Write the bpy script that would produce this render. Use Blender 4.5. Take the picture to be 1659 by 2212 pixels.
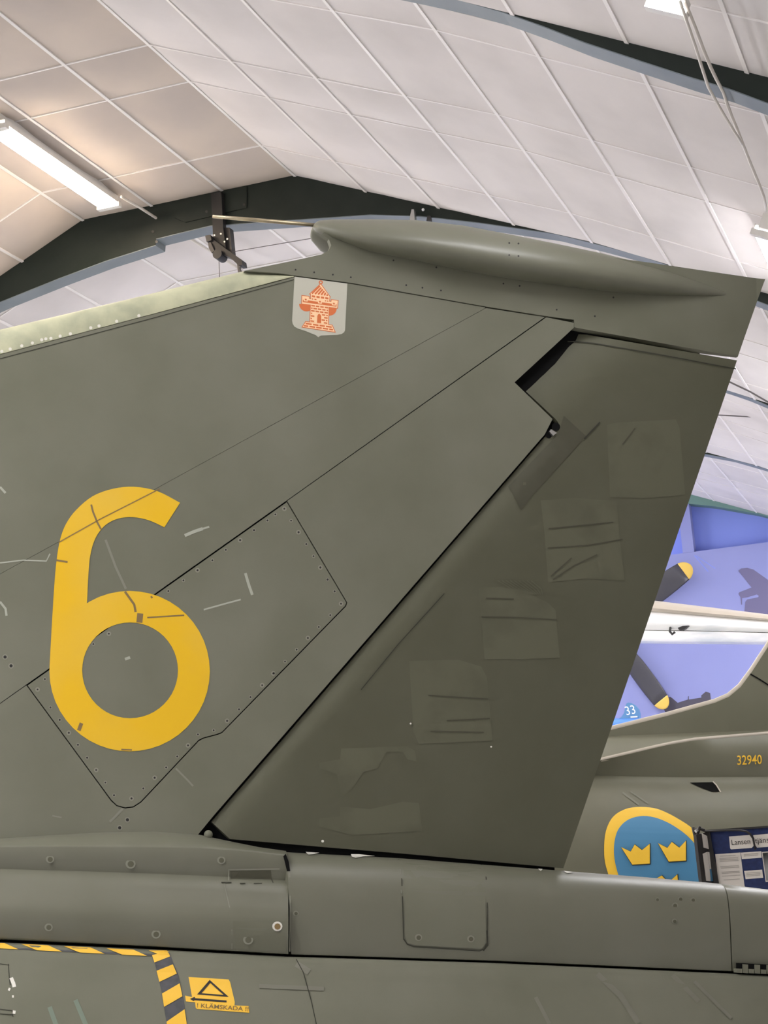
import bpy, bmesh, math, random
from mathutils import Vector, Matrix, geometry
random.seed(7)
for o in list(bpy.data.objects): bpy.data.objects.remove(o)
S = bpy.context.scene
COL = S.collection
R = math.radians

# ------------------------------------------------------------------ camera
FPX = 3943.1
EYE = 1.65
ROW_R = Vector((0.94115316, 0.32938837, -0.07572339))     # camera right in hall axes
ROW_D = Vector((-0.13666494, 0.16597463, -0.97661411))    # camera down
ROW_F = Vector((-0.30911717, 0.92949219, 0.20122339))     # camera forward
CAM = Vector((0, 0, EYE))
cd = bpy.data.cameras.new('camera'); cam = bpy.data.objects.new('camera', cd); COL.objects.link(cam)
cd.sensor_fit = 'VERTICAL'; cd.sensor_height = 24.0; cd.lens = FPX / 2212 * 24.0
cd.clip_start = 0.05; cd.clip_end = 200
m = Matrix.Identity(4)
for i in range(3):
    m[i][0] = ROW_R[i]; m[i][1] = -ROW_D[i]; m[i][2] = -ROW_F[i]; m[i][3] = CAM[i]
cam.matrix_world = m
S.camera = cam
# ------------------------------------------------------------------ world, exposure
W = bpy.data.worlds.new('world'); S.world = W; W.use_nodes = True
W.node_tree.nodes['Background'].inputs[0].default_value = (.75, .82, 1, 1)
W.node_tree.nodes['Background'].inputs[1].default_value = 0.3
S.view_settings.view_transform = 'Standard'
S.view_settings.look = 'None'
S.view_settings.exposure = 0.0
S.view_settings.gamma = 1.0
S.view_settings.use_curve_mapping = False
LAMP_TUBE = 156.0       # radiance of the lamp diffusers
LAMP_WARM = (1.0, 0.80, 0.60)
LAMP_COOL = (0.97, 0.96, 0.99)

# ------------------------------------------------------------------ materials
def srgb(r, g, b):
    f = lambda c: (c / 255 / 12.92) if c / 255 <= .04045 else ((c / 255 + .055) / 1.055) ** 2.4
    return (f(r), f(g), f(b), 1)

def mat(name, col, rough=.5, metal=0.0, col2=None, scale=6.0, detail=6.0, lo=.35, hi=.65, bump=0.0, bscale=60.0, emit=None, estr=0.0, spec=.5, stretch=None):
    M = bpy.data.materials.new(name); M.use_nodes = True
    nt = M.node_tree; b = nt.nodes['Principled BSDF']
    b.inputs['Base Color'].default_value = col
    b.inputs['Roughness'].default_value = rough
    b.inputs['Metallic'].default_value = metal
    b.inputs['Specular IOR Level'].default_value = spec
    tc = nt.nodes.new('ShaderNodeTexCoord')
    src = tc.outputs['Object']
    if stretch:
        mp = nt.nodes.new('ShaderNodeMapping'); mp.inputs['Scale'].default_value = stretch
        nt.links.new(src, mp.inputs['Vector']); src = mp.outputs['Vector']
    if col2:
        n = nt.nodes.new('ShaderNodeTexNoise'); n.inputs['Scale'].default_value = scale; n.inputs['Detail'].default_value = detail
        nt.links.new(src, n.inputs['Vector'])
        r = nt.nodes.new('ShaderNodeMapRange'); r.inputs['From Min'].default_value = lo; r.inputs['From Max'].default_value = hi
        nt.links.new(n.outputs['Fac'], r.inputs['Value'])
        x = nt.nodes.new('ShaderNodeMix'); x.data_type = 'RGBA'
        x.inputs['A'].default_value = col; x.inputs['B'].default_value = col2
        nt.links.new(r.outputs['Result'], x.inputs['Factor'])
        nt.links.new(x.outputs['Result'], b.inputs['Base Color'])
    if bump:
        n2 = nt.nodes.new('ShaderNodeTexNoise'); n2.inputs['Scale'].default_value = bscale; n2.inputs['Detail'].default_value = 4
        nt.links.new(src, n2.inputs['Vector'])
        bp = nt.nodes.new('ShaderNodeBump'); bp.inputs['Strength'].default_value = bump; bp.inputs['Distance'].default_value = .01
        nt.links.new(n2.outputs['Fac'], bp.inputs['Height'])
        nt.links.new(bp.outputs['Normal'], b.inputs['Normal'])
    if emit:
        b.inputs['Emission Color'].default_value = (*emit[:3], 1); b.inputs['Emission Strength'].default_value = estr
    return M

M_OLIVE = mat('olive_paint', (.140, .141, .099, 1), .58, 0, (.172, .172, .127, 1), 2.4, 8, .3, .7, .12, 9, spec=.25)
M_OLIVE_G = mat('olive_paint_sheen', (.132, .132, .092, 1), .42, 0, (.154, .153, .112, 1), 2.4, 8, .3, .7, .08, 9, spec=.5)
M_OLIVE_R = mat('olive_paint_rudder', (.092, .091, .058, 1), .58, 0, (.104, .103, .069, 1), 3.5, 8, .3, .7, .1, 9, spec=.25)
M_OLIVE_DK = mat('olive_dark_paint', (.070, .068, .045, 1), .6, 0, (.076, .074, .050, 1), 9, spec=.25)
M_PATCH = mat('worn_checker_paint', (.118, .117, .077, 1), .6, 0, (.100, .099, .065, 1), 5, 8, .5, .68, spec=.25)
M_SCREW = mat('screw_hole', (.012, .012, .01, 1), .7)
M_HALO = mat('screw_rim', (.215, .215, .165, 1), .5)
M_GAP = mat('gap_black', (.006, .006, .006, 1), .9, spec=.1)
M_SEAM = mat('seam_dark', (.045, .045, .033, 1), .8, spec=.2)
M_SEAM_LT = mat('seam_worn', (.20, .20, .155, 1), .6)
M_STRIP = mat('leading_edge_glassfibre', (.50, .50, .33, 1), .5, 0, (.34, .35, .24, 1), 9, 8, .4, .7, .1, 30)
M_YELLOW = mat('yellow_paint', srgb(224, 178, 12), .55, 0, srgb(221, 180, 58), 2.2, 5, .5, .75)
M_TAPE_Y = mat('yellow_tape', srgb(238, 188, 60), .45)
M_TAPE_K = mat('dark_tape', srgb(66, 68, 68), .5, 0, srgb(80, 80, 84), 30)
M_BROWN = mat('chip_brown', (.20, .13, .05, 1), .7)
M_PALE = mat('scratch_pale', (.36, .37, .30, 1), .6)
M_CHIP = mat('chip_white', (.7, .68, .6, 1), .5)
M_SHIELD = mat('shield_grey', srgb(182, 180, 164), .5)
M_ORANGE = mat('emblem_orange', srgb(206, 106, 52), .5)
M_PEACH = mat('emblem_peach', srgb(245, 205, 160), .5)
M_BRASS = mat('aged_brass', (.50, .42, .27, 1), .35, .8, (.30, .26, .19, 1), 14)
M_STEEL = mat('worn_steel', (.5, .5, .48, 1), .35, .9)
M_BLACK = mat('black_metal', (.022, .02, .02, 1), .5)
M_BLACK2 = mat('dark_grey_metal', (.022, .021, .021, 1), .5, 0, spec=.3)
M_PANEL = mat('ceiling_panel', (.70, .665, .655, 1), .8, 0, (.60, .57, .56, 1), 1.1, 5, .42, .72, .05, 4, stretch=(1, 1, 3))
M_PANEL_TAN = mat('ceiling_panel_warm_lit', (.60, .52, .45, 1), .8, 0, (.50, .44, .40, 1), 1.1, 5, .40, .70, .05, 4, stretch=(1, 1, 3))  # tan copy of the panel colour, warm lamp light painted in
M_BAR = mat('ceiling_bar_white', (.80, .77, .75, 1), .45)
M_DECK = mat('roof_deck', (.3, .28, .27, 1), .9)
M_WEB = mat('arch_green', (.011, .0165, .0135, 1), .6, 0, (.015, .021, .017, 1), 5, spec=.25)
M_FLANGE = mat('arch_flange_bluegrey', (.145, .175, .19, 1), .5, 0, (.18, .21, .225, 1), 3)
M_GREENTRIM = mat('gable_green', (.12, .22, .2, 1), .6)
M_WALL = mat('wall_blue_lower', srgb(126, 131, 182), .75, 0, srgb(132, 137, 187), .7)
M_WALL_UP = mat('wall_blue_upper', srgb(118, 132, 210), .75, 0, srgb(123, 138, 214), .7)
M_WALL_SIDE = mat('wall_white', (.55, .55, .56, 1), .8)
M_FLOOR = mat('floor_concrete', (.66, .65, .63, 1), .6, 0, (.58, .57, .55, 1), 1.5)
M_HOUSING = mat('lamp_housing', (.78, .76, .72, 1), .4)
M_CABLE = mat('cable_white', (.66, .62, .56, 1), .5)
M_CABLE_DK = mat('wire_dark', (.10, .09, .09, 1), .6)
M_LOLIVE = mat('second_jet_olive', (.125, .124, .084, 1), .48, 0, (.145, .143, .100, 1), 2.5, 8, .3, .7, spec=.35)
M_LEDGE = mat('second_jet_pale_edge', (.42, .38, .31, 1), .5)  # pale colour stands in for light on the fin and ridge edges
M_RBLUE = mat('roundel_blue', srgb(72, 130, 168), .45)
M_RYEL = mat('roundel_yellow', srgb(240, 194, 58), .45)
M_BOARD = mat('board_navy', srgb(24, 38, 84), .7, 0, srgb(30, 48, 100), 40)
M_PAPER = mat('paper_white', srgb(226, 220, 212), .7)
M_INK = mat('ink_black', srgb(40, 38, 38), .7)
M_INK_LT = mat('ink_grey', srgb(178, 172, 164), .7)
M_PHOTO = mat('photo_dark', (.03, .03, .03, 1), .4, 0, (.3, .3, .3, 1), 9)
M_CHROME = mat('polished_metal', (.96, .97, .97, 1), .38, .75, (.66, .72, .76, 1), 2.2, 6, .52, .68, .3, 6, stretch=(.6, 1, 3))
M_CREAM = mat('cream_paint', (.52, .46, .38, 1), .35)
M_PROP = mat('propeller_dark', (.055, .053, .062, 1), .4)
M_PROPTIP = mat('propeller_tip_yellow', srgb(220, 184, 86), .5)
M_MURAL = mat('mural_grey_violet', srgb(100, 96, 128), .8)
M_MURAL_DK = mat('mural_dark_violet', srgb(72, 69, 82), .8)
M_BRIGHTBLUE = mat('aircraft_bright_blue', srgb(62, 120, 208), .4)
M_TEAL = mat('aircraft_teal', srgb(84, 132, 172), .5)
M_WHITE = mat('white_paint', srgb(235, 238, 240), .5)
M_RUBBER = mat('rubber', (.02, .02, .02, 1), .8)

def lampmat(name, c, s):
    return mat(name, (.9, .9, .9, 1), .5, emit=c, estr=s)
M_TUBE_W = lampmat('diffuser_warm', LAMP_WARM, LAMP_TUBE * .5)
M_TUBE_STRONG = lampmat('diffuser_fin_fill', LAMP_COOL, LAMP_TUBE * 1.7)  # stronger tube for the lamps added to light the fin
M_TUBE_MID = lampmat('diffuser_middling_tube', LAMP_COOL, LAMP_TUBE * .55)
M_TUBE_DIM = lampmat('diffuser_old_tube', LAMP_COOL, LAMP_TUBE * .2)
M_TUBE_C = lampmat('diffuser_cool', LAMP_COOL, LAMP_TUBE)

# ------------------------------------------------------------------ helpers
def ray(x, y):
    return ROW_R * ((x - 829.5) / FPX) + ROW_D * ((y - 1106) / FPX) + ROW_F

class Plane:
    """A vertical (or any) reference plane in the hall; at(x, y, w) is the place on it, lifted w metres along its normal, that the sight line of photo point x, y meets."""
    def __init__(s, P0, N): s.P0 = Vector(P0); s.N = Vector(N).normalized()
    def at(s, x, y, w=0.0):
        r = ray(x, y); t = (s.P0 + s.N * w - CAM).dot(s.N) / r.dot(s.N)
        return CAM + r * t
    __call__ = at

def props(o, label=None, cat=None, group=None, kind=None):
    if label: o['label'] = label
    if cat: o['category'] = cat
    if group: o['group'] = group
    if kind: o['kind'] = kind
    return o

def empty(name, loc, label=None, cat=None, group=None, kind=None):
    o = bpy.data.objects.new(name, None); COL.objects.link(o); o.location = loc; o.empty_display_size = .1
    return props(o, label, cat, group, kind)

def root_of(o):
    while o.parent: o = o.parent
    return o

def link(o, parent=None):
    COL.objects.link(o)
    if parent is not None:
        o.parent = parent
        if parent.parent is None and parent.type == 'EMPTY': o.matrix_parent_inverse = Matrix.Translation(-parent.location)
    return o

def mesh_obj(name, bm, mats, parent=None, smooth=False, normals=True):
    if normals: bmesh.ops.recalc_face_normals(bm, faces=bm.faces)
    me = bpy.data.meshes.new(name); bm.to_mesh(me); bm.free()
    if not isinstance(mats, (list, tuple)): mats = [mats]
    for mm in mats: me.materials.append(mm)
    if smooth:
        me.polygons.foreach_set('use_smooth', [True] * len(me.polygons))
    o = bpy.data.objects.new(name, me)
    return link(o, parent)

def add_box(bm, c, sx, sy, sz, ax=None):
    c = Vector(c)
    ax = ax or (Vector((1, 0, 0)), Vector((0, 1, 0)), Vector((0, 0, 1)))
    vs = [bm.verts.new(c + ax[0] * (i * sx / 2) + ax[1] * (j * sy / 2) + ax[2] * (k * sz / 2)) for i in (-1, 1) for j in (-1, 1) for k in (-1, 1)]
    for f in ((0, 1, 3, 2), (4, 6, 7, 5), (0, 4, 5, 1), (2, 3, 7, 6), (0, 2, 6, 4), (1, 5, 7, 3)): bm.faces.new([vs[i] for i in f])

def tube(bm, pts, r, n=8, cap=True):
    pts = [Vector(p) for p in pts]
    rings = []
    rr = r if isinstance(r, (list, tuple)) else [r] * len(pts)
    for i, p in enumerate(pts):
        d = (pts[min(i + 1, len(pts) - 1)] - pts[max(i - 1, 0)]).normalized()
        a = d.cross(Vector((0, 0, 1)));
        if a.length < 1e-3: a = d.cross(Vector((1, 0, 0)))
        a.normalize(); b = d.cross(a)
        rings.append([bm.verts.new(p + a * math.cos(t * 2 * math.pi / n) * rr[i] + b * math.sin(t * 2 * math.pi / n) * rr[i]) for t in range(n)])
    for i in range(len(rings) - 1):
        for t in range(n): bm.faces.new((rings[i][t], rings[i][(t + 1) % n], rings[i + 1][(t + 1) % n], rings[i + 1][t]))
    if cap:
        bm.faces.new(rings[0][::-1]); bm.faces.new(rings[-1])
    return rings

def inset_poly(poly, d):
    """Shrink a simple polygon by d photo pixels."""
    if not d: return list(poly)
    A = sum(poly[i][0] * poly[(i + 1) % len(poly)][1] - poly[(i + 1) % len(poly)][0] * poly[i][1] for i in range(len(poly)))
    sg = 1 if A > 0 else -1
    out = []
    n = len(poly)
    for i in range(n):
        p0 = Vector(poly[i - 1]); p1 = Vector(poly[i]); p2 = Vector(poly[(i + 1) % n])
        a = (p1 - p0).normalized(); b = (p2 - p1).normalized()
        na = Vector((-a.y, a.x)) * sg; nb = Vector((-b.y, b.x)) * sg
        mvec = na + nb
        k = max(.35, 1 + na.dot(nb))
        out.append(tuple(p1 + mvec * (d / k)))
    return out

def sheet(name, poly, P, mats, parent=None, w=0.0, back=None, step=0, inset=0.0, smooth=False, bm=None, mi=0):
    """A plate whose outline is poly; w is its front height (number or function of x, y); back its rear height (None: a flat mark without rear)."""
    own = bm is None
    if own: bm = bmesh.new()
    wf = w if callable(w) else (lambda x, y: w)
    bf = None if back is None else (back if callable(back) else (lambda x, y: back))
    tmp = bmesh.new()
    pl = inset_poly(poly, inset)
    vs = [tmp.verts.new((p[0], p[1], 0)) for p in pl]
    tris = geometry.tessellate_polygon([[Vector((p[0], p[1], 0)) for p in pl]])
    if not step:
        for t in tris:
            try: tmp.faces.new([vs[i] for i in t])
            except ValueError: pass
    else:
        for t in tris:
            try: tmp.faces.new([vs[i] for i in t])
            except ValueError: pass
        bmesh.ops.dissolve_limit(tmp, angle_limit=.01, verts=tmp.verts, edges=[e for e in tmp.edges if not e.is_boundary])
        xs = [p[0] for p in pl]; ys = [p[1] for p in pl]
        for ax, lo, hi in ((0, min(xs), max(xs)), (1, min(ys), max(ys))):
            k = math.ceil(lo / step) * step
            while k < hi:
                co = (k, 0, 0) if ax == 0 else (0, k, 0); no = (1, 0, 0) if ax == 0 else (0, 1, 0)
                bmesh.ops.bisect_plane(tmp, geom=tmp.verts[:] + tmp.edges[:] + tmp.faces[:], plane_co=co, plane_no=no, dist=1e-4)
                k += step
    tmp.verts.index_update()
    fr = {v.index: bm.verts.new(P(v.co.x, v.co.y, wf(v.co.x, v.co.y))) for v in tmp.verts}
    bk = None
    if bf: bk = {v.index: bm.verts.new(fr[v.index].co + P.N * (bf(v.co.x, v.co.y) - wf(v.co.x, v.co.y))) for v in tmp.verts}
    for f in tmp.faces:
        ff = bm.faces.new([fr[v.index] for v in f.verts]); ff.material_index = mi; ff.smooth = smooth
        ff.normal_update()
        if ff.normal.dot(P.N) < 0: ff.normal_flip()
        if bk:
            g = bm.faces.new([bk[v.index] for v in reversed(f.verts)]); g.material_index = mi; g.smooth = smooth
            g.normal_update()
            if g.normal.dot(P.N) > 0: g.normal_flip()
    if bk:
        for e in tmp.edges:
            if e.is_boundary:
                a, b = e.verts[0].index, e.verts[1].index
                q = bm.faces.new([bm.verts.new(v.co) for v in (fr[a], fr[b], bk[b], bk[a])]); q.material_index = mi
                q.normal_update()
                fc = e.link_faces[0].calc_center_median(); ec = (e.verts[0].co + e.verts[1].co) / 2
                if q.normal.dot(P(ec.x, ec.y) - P(fc.x, fc.y)) < 0: q.normal_flip()
    tmp.free()
    if own: return mesh_obj(name, bm, mats, parent, normals=False)
    return bm

def strip(name, A, B, P, mats, parent=None, w=0.0, bm=None, mi=0):
    """Flat mark between two matched outlines."""
    own = bm is None
    if own: bm = bmesh.new()
    wf = w if callable(w) else (lambda x, y: w)
    va = [bm.verts.new(P(x, y, wf(x, y))) for x, y in A]; vb = [bm.verts.new(P(x, y, wf(x, y))) for x, y in B]
    for i in range(len(A) - 1):
        f = bm.faces.new((va[i], va[i + 1], vb[i + 1], vb[i])); f.material_index = mi
        f.normal_update()
        if f.normal.dot(P.N) < 0: f.normal_flip()
    if own: return mesh_obj(name, bm, mats, parent, normals=False)

def ribbon(bm, pts, width, P, w=0.0, mi=0, sub=12):
    """A narrow line of photo width px along pts."""
    q = []
    for i in range(len(pts) - 1):
        L = math.hypot(pts[i + 1][0] - pts[i][0], pts[i + 1][1] - pts[i][1]); k = max(1, int(L / 40)) if sub else 1
        for j in range(k): q.append((pts[i][0] + (pts[i + 1][0] - pts[i][0]) * j / k, pts[i][1] + (pts[i + 1][1] - pts[i][1]) * j / k))
    q.append(pts[-1])
    A = []; B = []
    for i, p in enumerate(q):
        a = q[max(i - 1, 0)]; b = q[min(i + 1, len(q) - 1)]
        L = math.hypot(b[0] - a[0], b[1] - a[1]) or 1
        nx, ny = -(b[1] - a[1]) / L * width / 2, (b[0] - a[0]) / L * width / 2
        A.append((p[0] + nx, p[1] + ny)); B.append((p[0] - nx, p[1] - ny))
    strip(None, A, B, P, None, w=w, bm=bm, mi=mi)

def disc(bm, x, y, r, P, w, mi=0, n=10, ry=None):
    wf = w if callable(w) else (lambda a, b: w)
    vs = [bm.verts.new(P(x + r * math.cos(t * 2 * math.pi / n), y + (ry or r) * math.sin(t * 2 * math.pi / n), wf(x, y))) for t in range(n)]
    f = bm.faces.new(vs); f.material_index = mi; f.normal_update()
    if f.normal.dot(P.N) < 0: f.normal_flip()

def lerp_line(pts, x):
    if x <= pts[0][0]:
        a, b = pts[0], pts[1]
    elif x >= pts[-1][0]:
        a, b = pts[-2], pts[-1]
    else:
        for i in range(len(pts) - 1):
            if pts[i][0] <= x <= pts[i + 1][0]: a, b = pts[i], pts[i + 1]; break
    t = (x - a[0]) / (b[0] - a[0])
    return a[1] + (b[1] - a[1]) * t

class Loft:
    """A body shaped by guide lines that run along it: each guide is (y(x), w) or (y(x), w(x))."""
    def __init__(s, P, guides, axis=None, soft=None): s.P = P; s.g = guides; s.axis = axis; s.soft = soft
    def rows(s, x):
        r = [((g[0](x) if callable(g[0]) else lerp_line(g[0], x)), (g[1](x) if callable(g[1]) else g[1])) for g in s.g]
        if s.soft is None: return r
        a, b = s.soft; o = r[:a]
        for i in range(a, b):
            p, q, u, v = r[max(i - 1, a)], r[i], r[i + 1], r[min(i + 2, b)]
            for k in range(4):
                t = k / 4
                c = lambda n: .5 * (2 * q[n] + (u[n] - p[n]) * t + (2 * p[n] - 5 * q[n] + 4 * u[n] - v[n]) * t * t + (3 * q[n] - p[n] - 3 * u[n] + v[n]) * t ** 3)
                o.append((q[0] + (u[0] - q[0]) * t, c(1)))
        return o + r[b:]
    def w(s, x, y, lift=0.0):
        r = s.rows(x)
        if y <= r[0][0]: return r[0][1] + lift
        for i in range(len(r) - 1):
            if r[i][0] <= y <= r[i + 1][0]:
                d = r[i + 1][0] - r[i][0]
                t = 0 if d < 1e-6 else (y - r[i][0]) / d
                return r[i][1] + (r[i + 1][1] - r[i][1]) * t + lift
        return r[-1][1] + lift
    def on(s, lift): return lambda x, y: s.w(x, y, lift)
    def build(s, name, xs, mats, parent, shear=None):
        bm = bmesh.new(); fr = []; bk = []
        for x in xs:
            rr = s.rows(x)
            A = []; Bk = []
            for i, (y, w) in enumerate(rr):
                xx = x + (shear(i / (len(rr) - 1)) if shear else 0)
                p = s.P(xx, y, w); A.append(bm.verts.new(p))
                if s.axis is not None: Bk.append(bm.verts.new(p - s.P.N * (2 * (w - s.axis))))
            fr.append(A); bk.append(Bk)
        n = len(fr[0])
        for i in range(len(xs) - 1):
            for j in range(n - 1):
                bm.faces.new((fr[i][j], fr[i][j + 1], fr[i + 1][j + 1], fr[i + 1][j]))
                if s.axis is not None: bm.faces.new((bk[i][j], bk[i + 1][j], bk[i + 1][j + 1], bk[i][j + 1]))
            if s.axis is not None:
                bm.faces.new((fr[i][0], fr[i + 1][0], bk[i + 1][0], bk[i][0])); bm.faces.new((fr[i][-1], bk[i][-1], bk[i + 1][-1], fr[i + 1][-1]))
        if s.axis is not None:
            for k in (0, -1):
                for j in range(n - 1): bm.faces.new((fr[k][j], bk[k][j], bk[k][j + 1], fr[k][j + 1]))
        bmesh.ops.recalc_face_normals(bm, faces=bm.faces)
        o = mesh_obj(name, bm, mats, parent, smooth=True, normals=False)
        try: o.data.set_sharp_from_angle(angle=R(50))
        except Exception: pass
        return o

def off(line, d): return [(x, y + d) for x, y in line]

def text_px(name, s, x0, y0, x1, y1, h, P, mats, parent, w=0.002, bold=0.0, lean=0.0, narrow=False):
    """Lettering s with its baseline from (x0, y0) to (x1, y1) and height h, laid on P."""
    cu = bpy.data.curves.new(name, 'FONT'); cu.body = s; cu.size = 1.0; cu.offset = bold; cu.resolution_u = 3
    t = bpy.data.objects.new(name, cu); COL.objects.link(t)
    bpy.context.view_layer.update()
    dg = bpy.context.evaluated_depsgraph_get()
    me = bpy.data.meshes.new_from_object(t.evaluated_get(dg))
    bpy.data.objects.remove(t)
    xs = [v.co.x for v in me.vertices]; lo, hi = min(xs), max(xs)
    L = math.hypot(x1 - x0, y1 - y0); ux, uy = (x1 - x0) / L, (y1 - y0) / L
    capH = .70
    wf = w if callable(w) else (lambda a, b: w)
    for v in me.vertices:
        u = (v.co.x - lo) / (hi - lo) * L; k = v.co.y / capH * h
        px = x0 + ux * u + uy * k + lean * k; py = y0 + uy * u - ux * k
        v.co = P(px, py, wf(px, py))
    if not isinstance(mats, (list, tuple)): mats = [mats]
    me.materials.clear()
    for mm in mats: me.materials.append(mm)
    return link(bpy.data.objects.new(name, me), parent)

# ------------------------------------------------------------------ hall measurements (x across, y along, z up; metres)
RIDGE_L, RIDGE_R, FLAT = -6.349, -4.549, 5.31 + EYE
T = 0.6
sR1, sR2, sR3 = R(23.4), R(27.1), R(42)
PTS = {0: (RIDGE_R, FLAT)}
def chain():
    x, z = RIDGE_R, FLAT
    for j in range(1, 17):
        a = sR1 if j <= 4 else sR2 if j <= 12 else sR3
        x += T * math.cos(a); z -= T * math.sin(a); PTS[j] = (x, z)
    for j in range(1, 4): PTS[-j] = (RIDGE_R - T * j, FLAT)
    for j in range(1, 17):
        PTS[-3 - j] = (RIDGE_L + RIDGE_R - PTS[j][0], PTS[j][1])
chain()
JMIN, JMAX = -19, 16
XR, ZE = PTS[16]; XL = PTS[-19][0]
ARCH_Y = [-4.49 + 4.1667 * k for k in range(7)]          # -4.49 ... 20.51
Y0, Y1 = -4.49, 24.68

def struct(o): o['kind'] = 'structure'; return o

# floor and walls
bm = bmesh.new(); add_box(bm, ((XL + XR) / 2, (Y0 + Y1) / 2, -.1), XR - XL + .6, Y1 - Y0 + .8, .2)
struct(mesh_obj('floor', bm, M_FLOOR))
for nm, x in (('wall_left', XL - .1), ('wall_right', XR + .1)):
    bm = bmesh.new(); add_box(bm, (x, (Y0 + Y1) / 2, ZE / 2), .2, Y1 - Y0, ZE); struct(mesh_obj(nm, bm, M_WALL_SIDE))
def gable_poly(zlo, zhi=99):
    pts = [(PTS[j][0], min(PTS[j][1], zhi)) for j in range(JMIN, JMAX + 1)]
    return [(XL, zlo)] + pts + [(XR, zlo)]
def wall_solid(bm, poly, ya, yb):
    a = [bm.verts.new((x, ya, z)) for x, z in poly]; b = [bm.verts.new((x, yb, z)) for x, z in poly]
    n = len(poly)
    for t in geometry.tessellate_polygon([[Vector((x, z, 0)) for x, z in poly]]):
        bm.faces.new([a[i] for i in t]); bm.faces.new([b[i] for i in reversed(t)])
    for i in range(n): bm.faces.new((a[i], a[(i + 1) % n], b[(i + 1) % n], b[i]))
bm = bmesh.new(); wall_solid(bm, gable_poly(0), Y0 - .2, Y0); struct(mesh_obj('wall_near', bm, M_WALL_SIDE))
LEDGE = 4.17 + EYE
bm = bmesh.new(); wall_solid(bm, gable_poly(0), Y1 + .18, Y1 + .4); wall_far = struct(mesh_obj('wall_far', bm, M_WALL_UP))
def lower_poly():
    pts = [(PTS[j][0], PTS[j][1]) for j in range(JMIN, JMAX + 1) if PTS[j][1] < LEDGE]
    L_ = [p for p in pts if p[0] < -5.45]; R_ = [p for p in pts if p[0] > -5.45]
    def cross(a, b): t = (LEDGE - a[1]) / (b[1] - a[1]); return (a[0] + (b[0] - a[0]) * t, LEDGE)
    jl = max(j for j in range(JMIN, -3) if PTS[j][1] < LEDGE); jr = min(j for j in range(1, JMAX) if PTS[j][1] < LEDGE)
    return [(XL, 0)] + L_ + [cross(PTS[jl], PTS[jl + 1]), cross(PTS[jr - 1], PTS[jr])] + R_ + [(XR, 0)]
bm = bmesh.new(); wall_solid(bm, lower_poly(), Y1, Y1 + .18); mesh_obj('lower_cladding', bm, M_WALL, wall_far)
for xc in (-11.2, -8.75, -6.3, -3.875, -1.4):
    zt = min(PTS[j][1] for j in range(JMIN, JMAX) if abs(PTS[j][0] - xc) < .7)
    bm = bmesh.new(); add_box(bm, (xc, Y1 + .085, (LEDGE + zt) / 2 + .06), .155, .18, max(.1, zt - LEDGE + .12)); mesh_obj('wall_post', bm, M_WALL, wall_far)

# roof deck above the panels
bm = bmesh.new()
rows_ = []
for j in range(JMIN, JMAX + 1):
    x, z = PTS[j]; rows_.append([bm.verts.new((x, y, z + h)) for y, h in ((Y0, .07), (Y1 + .4, .07), (Y1 + .4, .2), (Y0, .2))])
for i in range(len(rows_) - 1):
    for k in range(4): bm.faces.new((rows_[i][k], rows_[i][(k + 1) % 4], rows_[i + 1][(k + 1) % 4], rows_[i + 1][k]))
bm.faces.new(rows_[0]); bm.faces.new(rows_[-1][::-1])
ceiling = struct(mesh_obj('ceiling', bm, M_DECK))

# ceiling panels: soft panels sagging a little between their bars
def panel_mesh(name, wx, wy, m_):
    bm = bmesh.new(); n = 4
    g = [[bm.verts.new(((i / n - .5) * (wx - .004), (j / n - .5) * (wy - .004), -.022 * (1 - (2 * i / n - 1) ** 4) * (1 - (2 * j / n - 1) ** 4) + random.uniform(-.0015, .0015))) for j in range(n + 1)] for i in range(n + 1)]
    for i in range(n):
        for j in range(n): bm.faces.new((g[i][j], g[i][j + 1], g[i + 1][j + 1], g[i + 1][j]))
    me = bpy.data.meshes.new(name); bm.to_mesh(me); bm.free(); me.materials.append(m_)
    me.polygons.foreach_set('use_smooth', [True] * len(me.polygons))
    return me
def in_view(p, mx=320, my=320):
    d = Vector(p) - CAM; z = d.dot(ROW_F)
    if z < .5: return False
    x = 829.5 + FPX * d.dot(ROW_R) / z; y = 1106 + FPX * d.dot(ROW_D) / z
    return -mx < x < 1659 + mx and -my < y < 2212 + my
SEG = [0.17, 0.51, 1.71, 2.31, 3.51, 4.1667]             # cross bars measured from each arch
meshes = {}
panel_n = 0
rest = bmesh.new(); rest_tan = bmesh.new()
for j in range(JMIN, JMAX):
    a, b = PTS[j], PTS[j + 1]
    mid = ((a[0] + b[0]) / 2, (a[1] + b[1]) / 2); ang = math.atan2(b[1] - a[1], b[0] - a[0])
    for ya in ARCH_Y:
        for s in range(5):
            y = ya + (SEG[s] + SEG[s + 1]) / 2; ln = SEG[s + 1] - SEG[s]
            c = Vector((mid[0], y, mid[1]))
            tan = j < 0 and 7 < ya < 10      # tan colour paints the warm lamp's light onto this strip
            if in_view(c) and panel_n < 290:
                panel_n += 1
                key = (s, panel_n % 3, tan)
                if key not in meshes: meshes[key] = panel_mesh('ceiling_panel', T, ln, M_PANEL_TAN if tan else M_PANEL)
                o = bpy.data.objects.new('ceiling_panel', meshes[key]); COL.objects.link(o); o.parent = ceiling
                o.matrix_world = Matrix.Translation(c) @ Matrix.Rotation(-ang, 4, 'Y')
            else:
                ax = (Vector((math.cos(ang), 0, math.sin(ang))), Vector((0, 1, 0)), Vector((-math.sin(ang), 0, math.cos(ang))))
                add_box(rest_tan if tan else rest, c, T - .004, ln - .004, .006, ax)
mesh_obj('ceiling_panels_elsewhere', rest, M_PANEL, ceiling)['kind'] = 'stuff'
mesh_obj('warm_lit_panels_elsewhere', rest_tan, M_PANEL_TAN, ceiling)['kind'] = 'stuff'
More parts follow.
